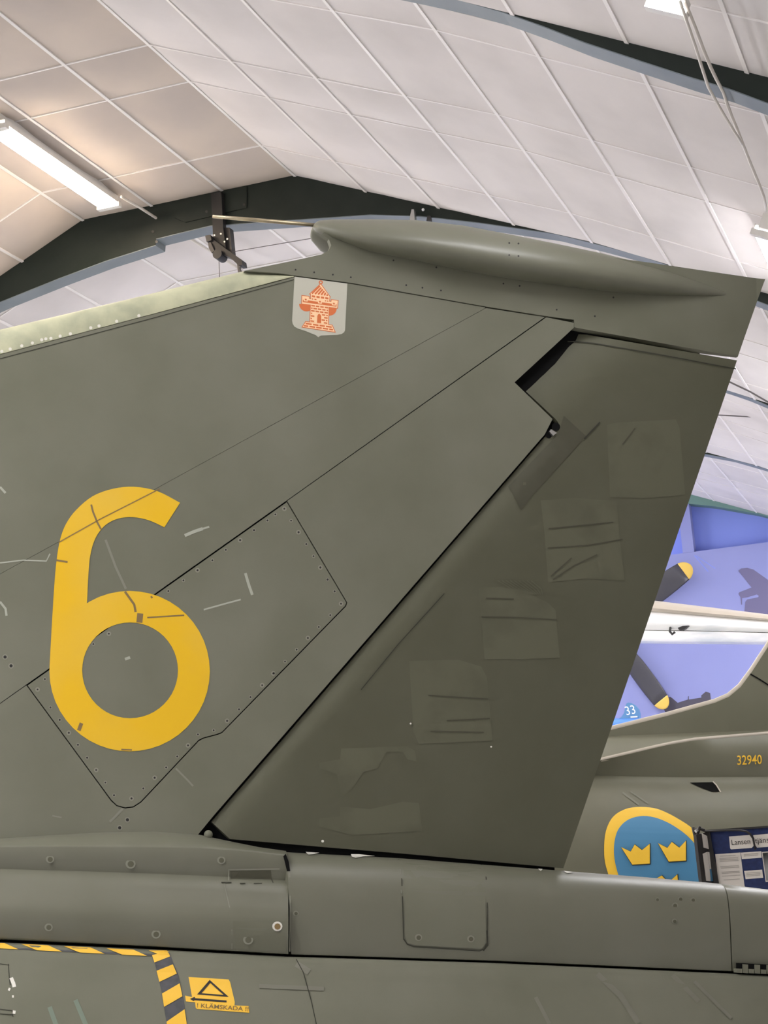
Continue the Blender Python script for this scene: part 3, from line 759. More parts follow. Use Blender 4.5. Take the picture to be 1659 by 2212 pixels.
for poly in ([(660, 1840), (676, 1841), (690, 1842), (676, 1845), (666, 1846)], [(758, 1845), (775, 1845), (810, 1849), (785, 1850), (768, 1853), (760, 1850)], [(1162, 1876), (1172, 1877), (1168, 1882)], [(1218, 1881), (1238, 1884), (1225, 1886)]): sheet(None, poly, F, None, w=cone.on(.02), bm=bm)
mesh_obj('paint_chips', bm, M_CHIP, jet, normals=False)['kind'] = 'stuff'
bm = bmesh.new()
for pts, w_ in (([(1290, 2104), (1340, 2150), (1379, 2210)], 12), ([(1453, 2106), (1509, 2163)], 10), ([(1157, 2154), (1187, 2212)], 8), ([(640, 2082), (668, 2100)], 14), ([(1500, 2120), (1580, 2200)], 7), ([(560, 2130), (700, 2136)], 9)): ribbon(bm, pts, w_, F, fus.on(.003))
mesh_obj('polished_streaks', bm, mat('olive_polished', (.165, .163, .122, 1), .5), jet, normals=False)['kind'] = 'stuff'
# fasteners
def fastener(x, y, r, L, bright=False):
    bm = bmesh.new(); disc(bm, x, y, r, F, L.on(.003), 0, 14, r * .95); disc(bm, x + .5, y + .5, r * .62, F, L.on(.004), 1, 12)
    return mesh_obj('fastener', bm, [M_CHIP if bright else M_HALO, M_BROWN if bright else M_OLIVE_R], jet, normals=False)
for x, y, r in ((108, 1856, 9), (282, 1866, 11), (478, 1858, 9), (105, 2003, 9), (337, 2018, 10), (536, 2030, 11)): fastener(x, y, r, fair)
fastener(599, 2001, 11, fair, True)
for x, y, r in ((639, 1973, 6), (904, 2025, 8), (1017, 2028, 8), (1458, 1956, 7), (1470, 1942, 6), (1457, 1990, 6), (1497, 1944, 6), (1420, 1943, 5)): fastener(x, y, r, cone)
# piano hinge at the frame edge
for i in range(7):
    x = 1592 + i * 13
    sheet('hinge_tooth', [(x, 2082 + i * .5 + (0 if i % 2 else 10)), (x + 11, 2083 + i * .5 + (0 if i % 2 else 10)), (x + 11, 2102 + i * .5), (x, 2101 + i * .5)], F, M_OLIVE, jet, w=.158, back=.13)
sheet('hinge_shadow_gap', [(1590, 2080), (1690, 2085), (1690, 2096), (1590, 2092)], F, M_GAP, jet, w=.152)

# screws
def cp(ox, oy, k, L): return [(ox + x / k, oy + y / k) for x, y in L]
sc = cp(580, 1060, 5.265, [(180, 205), (78, 270), (257, 340), (342, 472), (430, 607), (512, 745), (590, 873), (672, 1010), (752, 1145), (825, 1285), (703, 1415), (572, 1550), (448, 1675), (320, 1808), (188, 1943), (55, 2078)])
sc += cp(0, 700, 1.999, [(1155, 848), (1097, 890), (1037, 933), (975, 975), (917, 1020), (853, 1063), (792, 1107), (727, 1153), (470, 1337), (403, 1382)])
sc += cp(330, 1440, 6.144, [(1605, 88), (1452, 247), (1297, 405), (1145, 567), (987, 720), (808, 845), (600, 900), (468, 1045), (325, 1192), (178, 1338), (25, 1475)])
sc += cp(130, 1600, 5.53, [(212, 48), (322, 203), (430, 350), (540, 500), (643, 652), (852, 690), (993, 570)])
sc += cp(0, 1380, 5.027, [(487, 437), (408, 550), (548, 745), (648, 880), (747, 1020)])
big = cp(130, 1600, 5.53, [(803, 945), (710, 1040)]) + cp(0, 1380, 5.027, [(55, 197), (120, 293)])
bm = bmesh.new()
for i, (x, y) in enumerate(sc):
    r = 5.2 if i % 3 == 0 else 3.8
    disc(bm, x, y, r, F, .0012, 1, 10); disc(bm, x, y, 1.9 + .5 * random.random(), F, .0016, 0, 8)
for x, y in big: disc(bm, x, y, 6, F, .0012, 1, 10); disc(bm, x, y, 3.6, F, .0016, 0, 8)
for x, y in cp(600, 580, 9.217, [(355, 25), (725, 75), (1097, 122), (1455, 175)]) + cp(830, 0, 2.0, [(95, 1232), (165, 1243), (245, 1255), (40, 1125), (225, 1155), (515, 1225), (585, 1235), (745, 1338), (910, 1366), (990, 1285), (540, 1050), (580, 1052), (540, 1102), (580, 1106)]):
    disc(bm, x, y, 2.0, F, (lambda a, b: max(wtip(a, b), wtip(a, b) + (.118 if b < 556 and a > 1050 else 0)) + .0015), 0, 8)
mesh_obj('screws', bm, [M_SCREW, M_HALO], jet, normals=False)['kind'] = 'stuff'

# the yellow 6
SO = [(107, 1442), (112, 1350), (118, 1255), (123, 1205), (130, 1165), (143, 1131), (165, 1101), (200, 1072), (243, 1056), (290, 1051.5), (340, 1061), (389, 1086)]
SI = [(178, 1442), (184, 1350), (188, 1298), (191, 1240), (195, 1200), (203, 1170), (215, 1148), (232, 1131), (256, 1120), (287, 1117), (322, 1124), (355, 1139)]
def smooth_line(p, n=4):
    o = []
    for i in range(len(p) - 1):
        a, b, c, d = p[max(i - 1, 0)], p[i], p[i + 1], p[min(i + 2, len(p) - 1)]
        for k in range(n):
            t = k / n
            o.append(tuple(.5 * (2 * b[q] + (c[q] - a[q]) * t + (2 * a[q] - 5 * b[q] + 4 * c[q] - d[q]) * t * t + (3 * b[q] - a[q] - 3 * c[q] + d[q]) * t ** 3) for q in (0, 1)))
    return o + [p[-1]]
SO = smooth_line(SO); SI = smooth_line(SI)
bm = bmesh.new()
strip(None, SO, SI, F, None, w=.0016, bm=bm)
NR = 48
ro = [(280 + 173.3 * math.cos(t * 2 * math.pi / NR), 1449.7 + 173.3 * math.sin(t * 2 * math.pi / NR)) for t in range(NR + 1)]
ri = [(281 + 103.5 * math.cos(t * 2 * math.pi / NR), 1448 + 103.5 * math.sin(t * 2 * math.pi / NR)) for t in range(NR + 1)]
strip(None, ro, ri, F, None, w=.0017, bm=bm)
six = mesh_obj('tail_number', bm, M_YELLOW, jet, normals=False)
six['label'] = 'large yellow numeral 6 painted on the fin'
bm = bmesh.new()
for pts, w_ in (([(126, 1172), (215, 1122), (345, 1056)], 2.2), ([(197, 1090), (201, 1106), (210, 1128), (218, 1143)], 4), ([(122, 1210), (146, 1214)], 4), ([(270, 1278), (290, 1306), (293, 1322)], 5), ([(303, 1325), (301, 1345)], 13), ([(318, 1334), (398, 1329)], 3), ([(170, 1578), (176, 1562)], 8), ([(262, 1619), (285, 1620)], 3), ([(326, 1288), (329, 1292)], 4)):
    ribbon(bm, pts, w_, F, .0024)
mesh_obj('worn_marks', bm, M_BROWN, six, normals=False)['kind'] = 'stuff'
bm = bmesh.new()
for pts, w_ in (([(399, 1157), (420, 1148), (438, 1142)], 7), ([(438, 1142), (452, 1138)], 4), ([(440, 1317), (490, 1303), (520, 1295)], 3.5), ([(530, 1238), (537, 1262), (545, 1285)], 6), ([(270, 1424), (281, 1420)], 6), ([(0, 1052), (12, 1065)], 5), ([(0, 1300), (12, 1315), (14, 1330)], 5), ([(0, 1216), (50, 1210), (100, 1212), (108, 1196)], 3)):
    ribbon(bm, pts, w_, F, .001)
mesh_obj('scratch_marks', bm, M_PALE, jet, normals=False)['kind'] = 'stuff'
bm = bmesh.new(); ribbon(bm, [(228, 1166), (250, 1225), (272, 1272)], 5, F, .001); ribbon(bm, [(265, 1747), (245, 1768), (237, 1775)], 5, F, .001); ribbon(bm, [(380, 1660), (405, 1685), (417, 1698)], 4, F, .001); ribbon(bm, [(113, 1762), (133, 1766)], 3, F, .001)
mesh_obj('filler_streaks', bm, M_SEAM_LT, jet, normals=False)['kind'] = 'stuff'

# crest with a tower
em = sheet('crest', [(636.3, 597.5), (750.3, 612.5), (745.4, 713.5), (743, 718), (737.8, 721.5), (728, 723.5), (693.3, 724.8), (687.3, 728.6), (682.5, 724.3), (660, 715), (643.4, 709.6), (636, 705.5), (632, 699), (630.9, 692)], F, M_SHIELD, jet, w=.0012)
em['label'] = 'grey shield crest with an orange brick tower'
Z = lambda L: cp(600, 580, 9.217, L)
def arcp(cx, cy, r, a0, a1, n=10): return [(cx + r * math.cos(R(a0 + (a1 - a0) * i / n)), cy + r * math.sin(R(a0 + (a1 - a0) * i / n))) for i in range(n + 1)]
PE = {'roof': [(855, 308), (1040, 562), (640, 505)], 'attic': [(655, 500), (1035, 555), (1028, 665), (660, 612)], 'bar': [(482, 540), (622, 556), (628, 600), (770, 622), (905, 640), (1062, 660), (1070, 622), (1200, 640), (1188, 790), (480, 703)], 'body': [(655, 715), (1018, 765), (1008, 1125), (640, 1072)], 'base': [(558, 1058), (1082, 1130), (1140, 1265), (487, 1165)]}
tw = bmesh.new()
sheet(None, Z(arcp(575, 705, 150, 60, 180) + [(520, 700), (655, 720)]), F, None, w=.0016, bm=tw, mi=0)
sheet(None, Z([(1018, 770), (1165, 790)] + arcp(1025, 790, 150, 10, 95)), F, None, w=.0016, bm=tw, mi=0)
sheet(None, Z(arcp(857, 275, 42, 0, 350)), F, None, w=.0016, bm=tw, mi=0)
sheet(None, Z(arcp(857, 275, 18, 0, 350)), F, None, w=.0024, bm=tw, mi=2)
for kx, pl in PE.items():
    sheet(None, inset_poly(Z(pl), -1.1), F, None, w=.0018, bm=tw, mi=0); sheet(None, inset_poly(Z(pl), .4), F, None, w=.0021, bm=tw, mi=1)
def quadbrick(x0, y0, x1, h, sl=.14):
    sheet(None, Z([(x0, y0), (x1, y0 + (x1 - x0) * sl), (x1, y0 + (x1 - x0) * sl + h), (x0, y0 + h)]), F, None, w=.0024, bm=tw, mi=0)
for r_ in range(7):
    y = 722 + r_ * 51; xs_ = [(668, 740), (757, 828), (845, 915), (935, 1005)] if r_ % 2 == 0 else [(668, 695), (712, 785), (802, 872), (888, 955), (975, 1003)]
    for a, b in xs_:
        if r_ >= 3 and b > 775 and a < 880: continue
        quadbrick(a - r_ * 3, y + (a - 660) * .14, b - r_ * 3, 28)
for a, b in ((680, 745), (770, 835), (858, 922), (945, 1010)): quadbrick(a, 532 + (a - 680) * .14, b, 38)
for a, b in ((680, 705), (730, 770), (940, 965), (985, 1008)): quadbrick(a, 595 + (a - 680) * .14, b, 22)
for r_, xs_ in ((0, ((555, 675), (700, 810), (832, 938), (960, 1075))), (1, ((520, 608), (630, 745), (765, 875), (895, 1005), (1025, 1100)))):
    for a, b in xs_: quadbrick(a, 1080 + r_ * 48 + (a - 555) * .14, b, 30)
for k in range(6):
    ribbon(tw, Z([(680 + k * 62, 500 + k * 9), (840 + k * 28, 345 + k * 34)]), 3.6, F, .0024, 0, 0)
sheet(None, Z([(500, 620), (620, 636), (780, 660), (1080, 700), (1170, 712), (1170, 762), (500, 670)]), F, None, w=.0024, bm=tw, mi=0)
for cx, cy in ((557, 617), (840, 660), (1117, 698)):
    sheet(None, Z([(cx - 40, cy - 38), (cx + 38, cy - 30), (cx + 38, cy + 42), (cx - 40, cy + 32)]), F, None, w=.0027, bm=tw, mi=1); sheet(None, Z([(cx - 18, cy - 16), (cx + 18, cy - 12), (cx + 18, cy + 20), (cx - 18, cy + 16)]), F, None, w=.003, bm=tw, mi=0)
sheet(None, Z([(782, 1082), (788, 945), (800, 915), (826, 900), (852, 918), (866, 950), (864, 1090)]), F, None, w=.0027, bm=tw, mi=0)
mesh_obj('tower_emblem', tw, [M_ORANGE, M_PEACH, M_SHIELD], em, normals=False)

# hazard tape and placard
wz = fus.on(.0016)
hzT = [(-60, 2034), (0, 2036.5), (360, 2054.5)]; hzB = [(-60, 2046), (0, 2048.5), (320, 2065)]
hz = strip('hazard_tape', [(x, lerp_line(hzT, x)) for x in range(-60, 341, 40)], [(x, lerp_line(hzB, x)) for x in range(-60, 341, 40)], F, M_TAPE_K, jet, w=wz)
bm = bmesh.new()
for a in (-48, 46, 138, 230):
    sheet(None, [(a, lerp_line(hzT, a) + .3), (a + 58, lerp_line(hzT, a + 58) + .3), (a + 88, lerp_line(hzB, a + 88)), (a + 34, lerp_line(hzB, a + 34))], F, None, w=fus.on(.0034), bm=bm, step=12)
mesh_obj('yellow_stripes', bm, M_TAPE_Y, hz, normals=False)
vL = [(2062, 328), (2080, 334), (2120, 344), (2150, 351), (2180, 355), (2215, 361), (2270, 366)]; vR = [(2050, 362), (2065, 367), (2085, 374), (2110, 385), (2140, 392), (2175, 398), (2215, 404), (2270, 410)]
ys_ = [2064 + 10 * i for i in range(20)]
hv = strip('hazard_tape', [(lerp_line(vL, y), y) for y in ys_], [(lerp_line(vR, y), y - 6) for y in ys_], F, M_TAPE_K, jet, w=wz)
bm = bmesh.new()
for yl0, yl1, yr0, yr1 in ((2063, 2079, 2055, 2066), (2097, 2121, 2083, 2103), (2146, 2175, 2124, 2152), (2207, 2240, 2180, 2212)):
    sheet(None, [(lerp_line(vL, yl0) , yl0), (lerp_line(vR, yr0), yr0), (lerp_line(vR, yr1), yr1), (lerp_line(vL, yl1), yl1)], F, None, w=fus.on(.0036), bm=bm, step=12)
sheet(None, [(321, 2053), (361, 2053), (366, 2061), (350, 2064)], F, None, w=fus.on(.004), bm=bm, step=12)
mesh_obj('yellow_stripes', bm, M_TAPE_Y, hv, normals=False)
q = lambda L: cp(320, 1990, 6.381, L)
pc = sheet('warning_placard', q([(557, 768), (1110, 802), (1130, 840), (1195, 1115), (1190, 1160), (1385, 1168), (1395, 1262), (670, 1208), (655, 1190), (648, 1118), (520, 1105), (510, 1025), (605, 1045)]), F, M_TAPE_Y, jet, w=fus.on(.0018), step=25)
pc['label'] = 'yellow warning placard with a triangle and an arrow'
bm = bmesh.new()
oa, ob = q([(848, 808), (1110, 1042), (675, 1008), (848, 808)]), q([(856, 850), (1040, 1015), (735, 992), (856, 850)])
strip(None, oa, ob, F, None, w=fus.on(.003), bm=bm)
sheet(None, q([(575, 1070), (640, 1042), (650, 1060), (1080, 1092), (1082, 1118), (640, 1088), (628, 1100)]), F, None, w=fus.on(.003), bm=bm)
mesh_obj('placard_symbols', bm, M_INK, pc, normals=False)
text_px('placard_text', '! KL\u00c4MSKADA !!', 320 + 672 / 6.381, 1990 + 1185 / 6.381, 320 + 1380 / 6.381, 1990 + 1240 / 6.381, 9.0, F, M_BROWN, pc, w=fus.on(.003), bold=.01)
bm = bmesh.new()
for pts in ([(18, 2082), (20, 2110), (22, 2128)], [(0, 2082), (20, 2085)], [(0, 2180), (26, 2183), (28, 2196)], [(0, 2190), (26, 2192)]): ribbon(bm, pts, 2, F, fus.on(.0015))
mesh_obj('panel_edges', bm, M_SEAM, jet, normals=False)
bm = bmesh.new()
for pts, w_ in (([(24, 2112), (29, 2124), (31, 2132)], 8), ([(18, 2136), (22, 2138)], 6), ([(28, 2150), (28, 2155)], 4), ([(31, 2183), (30, 2190)], 6)): ribbon(bm, pts, w_, F, fus.on(.002))
mesh_obj('chipped_filler', bm, M_CHIP, jet, normals=False)['kind'] = 'stuff'
bm = bmesh.new()
for a, b in (((107, 2175), (125, 2225)), ((163, 2160), (190, 2225))): ribbon(bm, [a, b], 10, F, fus.on(.003))
mesh_obj('faded_streaks', bm, mat('faded_green', (.16, .20, .15, 1), .5), jet, normals=False)['kind'] = 'stuff'
# gear below the frame that carries the body
for sx in (260, 1150):
    for sn in (.16, -.30):
        c = F(sx, 2560, sn); c.z = .13
        bm = bmesh.new(); tube(bm, [c - FN * .06, c + FN * .06], .13, 20); mesh_obj('wheel', bm, M_RUBBER, jet)
        bm = bmesh.new(); tube(bm, [c, c + Vector((0, 0, .45))], .035, 10); mesh_obj('gear_leg', bm, M_STEEL, jet)

# ------------------------------------------------------------------ second jet behind
ang2 = math.atan2(ROW_R[1], ROW_R[0]) - R(6)
N2 = Vector((math.sin(ang2), -math.cos(ang2), 0))
K = Plane(CAM + ray(1500, 1780) * 11.8, N2); AX2 = -.75
foot = K(1450, 1900, AX2); foot.z = 0
lj = empty('second_jet', foot, 'olive jet behind the fin, carrying a three-crown roundel and number 32940', 'aircraft')
a0 = [(700, 1640), (1320, 1590), (1500, 1583), (1659, 1577), (2000, 1570)]
a1 = [(700, 1745), (1150, 1672), (1300, 1640), (1440, 1607), (1500, 1597), (1659, 1583.5), (2000, 1577)]
a2 = [(700, 1690), (1290, 1676.5), (1450, 1681), (1659, 1680), (2000, 1676)]
a1 = [(700, 1676), (1150, 1660), (1300, 1640), (1440, 1607), (1500, 1597), (1659, 1583.5), (2000, 1577)]
LF = Loft(K, [(a0, lambda x: -.5), (a1, lambda x: -.18 - .1 * max(0, min(1, (x - 1300) / 359))), (off(a1, 3), lambda x: -.165 - .1 * max(0, min(1, (x - 1300) / 359))), (mix(a1, a2, .5), -.22), (off(a2, -2), -.25), (a2, -.24), (off(a2, 30), -.15), (off(a2, 70), -.07), (off(a2, 120), -.015), (off(a2, 180), .0), (off(a2, 250), -.03), (off(a2, 320), -.12), (off(a2, 390), -.3), (off(a2, 430), -.6)], AX2, soft=(5, 13))
LF.build('fuselage', [700, 850, 1000, 1150, 1220, 1290, 1340, 1390, 1440, 1490, 1540, 1600, 1659, 1730, 1820, 1950], M_LOLIVE, lj)
FINT = [(1180, 1612), (1320, 1577), (1440, 1547), (1545, 1518), (1575, 1505), (1600, 1484), (1625, 1450), (1659, 1398), (1800, 1180), (1900, 1175), (1880, 1590), (1320, 1596)]
sheet('tail_fin', FINT, K, M_LOLIVE, lj, w=-.52, back=-.64)
bm = bmesh.new(); tube(bm, [K(x, y - 1, -.58) for x, y in FINT[:9]], .025, 8)
mesh_obj('fin_leading_edge', bm, M_LEDGE, lj, smooth=True)  # light along the fin's front edge is put into the pale colour
bm = bmesh.new(); tube(bm, [K(x, lerp_line(a1, x) + 1, LF.w(x, lerp_line(a1, x) + 1) - .006) for x in range(1180, 1761, 40)], .016, 6); mesh_obj('ridge_highlight', bm, M_LEDGE, lj, smooth=True)  # pale tube paints the highlight along the ridge
bm = bmesh.new(); ribbon(bm, [(1345, 1712), (1380, 1738)], 4, K, LF.on(.006)); ribbon(bm, [(1362, 1710), (1400, 1735)], 3, K, LF.on(.006)); mesh_obj('pale_scuffs', bm, mat('scuffed_olive', (.155, .155, .112, 1), .5), lj, normals=False)['kind'] = 'stuff'
bm = bmesh.new(); ribbon(bm, [(1621, 1456), (1640, 1467), (1665, 1483)], 3, K, -.515); mesh_obj('fin_seam', bm, M_GAP, lj, normals=False)
text_px('serial_number', '32940', 1593, 1652, 1646, 1650, 20, K, M_RYEL, lj, w=LF.on(.012), bold=.008)['label'] = 'small yellow number 32940'
sheet('air_vent', [(1490, 1690.5), (1540, 1689.5), (1546, 1696), (1554, 1710), (1538, 1710.5), (1515, 1702)], K, M_GAP, lj, w=LF.on(.006), step=12)
bm = bmesh.new(); ribbon(bm, [(1540, 1688), (1548, 1696), (1557, 1711)], 2.5, K, LF.on(.01)); mesh_obj('vent_rim', bm, M_LEDGE, lj, normals=False)
z8 = lambda L: cp(1260, 1480, 4.158, L)
ro_ = z8([(225, 1700), (195, 1590), (187, 1480), (195, 1350), (225, 1250), (275, 1175), (350, 1125), (440, 1098), (560, 1095), (660, 1110), (760, 1150), (860, 1205), (960, 1270), (1060, 1360), (1150, 1470), (1200, 1600), (1180, 1750), (1100, 1850), (700, 1900), (330, 1850)])
rb_ = z8([(315, 1705), (285, 1590), (275, 1480), (285, 1380), (312, 1300), (365, 1235), (440, 1192), (540, 1175), (640, 1188), (740, 1225), (830, 1275), (930, 1350), (1010, 1435), (1080, 1530), (1110, 1640), (1080, 1760), (1000, 1820), (700, 1850), (400, 1800)])
rd = sheet('roundel', smooth_line(ro_, 3), K, M_RYEL, lj, w=LF.on(.006), step=10, smooth=True); rd['label'] = 'blue and yellow roundel with three crowns'
sheet('roundel_centre', smooth_line(rb_, 3), K, M_RBLUE, rd, w=LF.on(.012), step=10, smooth=True)
for c in ([(340, 1455), (425, 1495), (462, 1432), (527, 1482), (597, 1425), (597, 1603), (440, 1612)], [(672, 1420), (755, 1462), (795, 1408), (862, 1460), (922, 1398), (922, 1575), (768, 1585)], [(640, 1745), (705, 1710), (745, 1752), (795, 1745), (845, 1700), (860, 1890), (680, 1900)]):
    bmc = bmesh.new()
    sheet(None, inset_poly(z8([(x + 2, y + 3) for x, y in c]), -1.3), K, None, w=LF.on(.018), bm=bmc, mi=1, step=10); sheet(None, z8(c), K, None, w=LF.on(.024), bm=bmc, mi=0, step=10)
    mesh_obj('crown', bmc, [M_RYEL, M_INK], rd, normals=False)
for sx in (900, 1700):
    c = K(sx, 2400, AX2); c.z = .25
    bm = bmesh.new(); tube(bm, [c - N2 * .08, c + N2 * .08], .25, 20); mesh_obj('wheel', bm, M_RUBBER, lj)
    bm = bmesh.new(); tube(bm, [c, Vector((c.x, c.y, 1.3))], .05, 10); mesh_obj('gear_leg', bm, M_STEEL, lj)

# ------------------------------------------------------------------ display board
ang3 = math.atan2(ROW_R[1], ROW_R[0]) - R(20)
N3 = Vector((math.sin(ang3), -math.cos(ang3), 0))
D = Plane(CAM + ray(1600, 1850) * 9.6, N3)
foot = D(1600, 1900); foot.z = 0
bd = empty('display_board', foot, 'navy display board headed Lansen, pinned with white text sheets', 'display board')
def floor_y(P, x, z=0.0):
    a, b = 1800, 4200
    for _ in range(40):
        mm = (a + b) / 2
        if P(x, mm).z > z: a = mm
        else: b = mm
    return a
fy = floor_y(D, 1560)
sheet('panel', [(1532, 1795), (1560, 1795), (1700, 1784), (1900, 1768), (1930, floor_y(D, 1900, .3)), (1572, floor_y(D, 1560, .3))], D, M_BOARD, bd, w=0, back=-.03)
sheet('frame_edge', [(1523, 1794), (1533, 1797), (1552, 1905), (1640, fy), (1630, fy), (1541, 1905)], D, M_BLACK, bd, w=.015, back=-.04)
sheet('top_rail', [(1520, 1793), (1700, 1781), (1900, 1765), (1900, 1769), (1700, 1785), (1530, 1797)], D, M_BLACK, bd, w=.012, back=-.035)
Q = lambda L: cp(1480, 1760, 9.268, L)
ca = sheet('title_card', Q([(878, 435), (1325, 402), (1360, 455), (1365, 625), (1330, 665), (918, 692), (900, 670)]), D, M_PAPER, bd, w=.006, back=0)
text_px('title_text', 'Lansen', 1480 + 935 / 9.268, 1760 + 608 / 9.268, 1480 + 1305 / 9.268, 1760 + 582 / 9.268, 12, D, M_INK, ca, w=.008, bold=-.004, lean=-.05)
cb = sheet('title_card', Q([(1362, 408), (1850, 365), (1860, 630), (1440, 658), (1395, 600)]), D, M_PAPER, bd, w=.006, back=0)
text_px('title_text', 'tj\u00e4nst', 1480 + 1400 / 9.268, 1760 + 572 / 9.268, 1480 + 1740 / 9.268, 1760 + 550 / 9.268, 12, D, M_INK, cb, w=.008, bold=-.004, lean=-.05)
pa = sheet('text_sheet', Q([(600, 790), (1105, 757), (1195, 1480), (680, 1480)]), D, M_PAPER, bd, w=.004, back=0)
bm = bmesh.new()
for k, (xa, xb, y) in enumerate(((700, 1010, 828), (690, 1060, 875), (690, 1060, 905), (695, 1070, 935), (700, 1075, 1040), (720, 1085, 1070), (730, 1090, 1150), (735, 1095, 1175), (740, 1105, 1230), (770, 1095, 1305))): ribbon(bm, Q([(xa, y), (xb, y - (xb - xa) * .06)]), 1.3, D, .006, 0, 0)
mesh_obj('print_lines', bm, M_INK_LT, pa, normals=False)
pb = sheet('text_sheet', Q([(1115, 760), (1522, 730), (1530, 860), (1135, 888)]), D, M_PAPER, bd, w=.004, back=0)
pd_ = sheet('text_sheet', Q([(1180, 1125), (1540, 1098), (1562, 1262), (1210, 1290)]), D, M_PAPER, bd, w=.004, back=0)
for par, rows in ((pb, ((1175, 1465, 785), (1175, 1460, 815))), (pd_, ((1225, 1500, 1160), (1228, 1505, 1190), (1230, 1500, 1220)))):
    bm = bmesh.new()
    for xa, xb, y in rows: ribbon(bm, Q([(xa, y + 10), (xb, y - 10)]), 1.3, D, .006, 0, 0)
    mesh_obj('print_lines', bm, M_INK_LT, par, normals=False)
ph = sheet('pinned_photo', Q([(1532, 745), (1900, 715), (1960, 1310), (1612, 1345)]), D, M_PAPER, bd, w=.005, back=0)
sheet('photo_print', Q([(1550, 765), (1900, 735), (1950, 1290), (1625, 1322)]), D, M_PHOTO, ph, w=.007)
# the folded wing of the board
bd2 = empty('display_wing', D(1530, 1900) * 1, None)
bd2.name = 'folding_panel'; bd2.parent = bd; bd2.matrix_parent_inverse = Matrix.Translation(-bd.location); bd2.location = bd.location
N3b = Vector((math.sin(ang3 + R(62)), -math.cos(ang3 + R(62)), 0))
D2 = Plane(D(1536, 1850), N3b)
fy2 = floor_y(D2, 1540, .3)
sheet('folding_panel', [(1504, 1803), (1532, 1797), (1552, 1905), (1645, fy2), (1600, fy2), (1516, 1905)], D2, M_BLACK, bd, w=0, back=-.02)
bpy.data.objects.remove(bd2)
for poly in ([(342, 372), (440, 425), (475, 685), (375, 655)], [(360, 780), (445, 745), (520, 1330), (430, 1320)], [(450, 745), (490, 750), (540, 1085), (495, 1090)]):
    sheet('text_sheet', Q(poly), D2, M_PAPER, bd, w=.004, back=0)
sheet('blue_leaflet', Q([(495, 1095), (545, 1080), (578, 1330), (505, 1330)]), D2, M_RBLUE, bd, w=.004, back=0)
bm = bmesh.new(); tube(bm, [D(1497, 1787, .03), D(1500, 1800, .03), D(1503, 1812, .03)], .009, 8); tube(bm, [D(1512, 1785, .05), D(1508, 1798, .05), D(1506, 1806, .05)], .008, 8); tube(bm, [D(1500, 1793, .04), D(1512, 1790, .04), D(1522, 1794, .04)], .008, 8)
mesh_obj('spring_clamp', bm, M_BLACK, bd, smooth=True)
bm = bmesh.new(); tube(bm, [D(1503, 1792, .05), D(1507, 1797, .05)], .012, 8); mesh_obj('clamp_plate', bm, M_STEEL, bd)
bm = bmesh.new(); tube(bm, [D(1522, 1796, .02), D(1560, 1794, .03), D(1595, 1793.5, .03), (D(1612, 1796, .03)), D(1620, 1801, .03), D(1627, 1811, .03), D(1629, 1822, .02), D(1632, 1835, .02)], .006, 6); mesh_obj('board_cord', bm, M_BLACK, bd, smooth=True)

# ------------------------------------------------------------------ silver wing, propeller, mural, blue aircraft at the far end
NW = Vector((math.sin(R(2)), -math.cos(R(2)), 0))
V = Plane((0, 17.5, 0), NW)
foot = V(1520, 1350, -.2); foot.z = 0
sw = empty('silver_aircraft_wing', foot, 'polished bare-metal aircraft wing with a cream front edge, before the blue wall', 'aircraft wing')
b0 = [(1000, 1252), (1415, 1297.5), (1659, 1327), (1900, 1356)]
b1 = [(1000, 1290), (1400, 1320), (1659, 1341), (1900, 1362)]
b2 = [(1000, 1381), (1385, 1385), (1659, 1387.5), (1900, 1390)]
Loft(V, [(b0, -.2), (mix(b0, b1, .12), -.08), (mix(b0, b1, .4), .01), (mix(b0, b1, .7), .02), (mix(b0, b1, .97), -.01), (b1, -.03), (off(b1, 1), -.04)], -.25).build('leading_edge', [1000, 1200, 1415, 1480, 1540, 1600, 1659, 1780, 1900], M_CREAM, sw)
Loft(V, [(b1, -.03), (mix(b1, b2, .12), -.012), (mix(b1, b2, .3), 0), (mix(b1, b2, .55), -.015), (mix(b1, b2, .66), -.03), (mix(b1, b2, .85), -.08), (b2, -.14), (off(b2, 1), -.25)], -.25).build('wing_skin', [1000, 1200, 1385, 1420, 1450, 1480, 1510, 1540, 1570, 1600, 1630, 1659, 1780, 1900], M_CHROME, sw)
bm = bmesh.new(); ribbon(bm, [(1380, 1361), (1450, 1362), (1560, 1364), (1665, 1367)], 1.4, V, -.0); mesh_obj('skin_seam', bm, M_SEAM, sw, normals=False)
sheet('scoop', [(1464, 1356), (1475, 1352), (1488, 1351), (1480, 1358), (1472, 1361), (1466, 1360)], V, M_BLACK2, sw, w=.06, back=-.02)
bm = bmesh.new(); tube(bm, [V(1448, 1356, -.01), V(1447, 1364, .04), V(1452, 1370, .06), V(1458, 1365, .06)], .012, 8); mesh_obj('tie_down_ring', bm, M_BLACK2, sw, smooth=True)
for sx in (1150, 1850):
    c = V(sx, 1388, -.25); bm = bmesh.new(); tube(bm, [(c.x, c.y, 0), c + Vector((0, 0, .05))], .04, 10); mesh_obj('support_strut', bm, M_STEEL, sw)

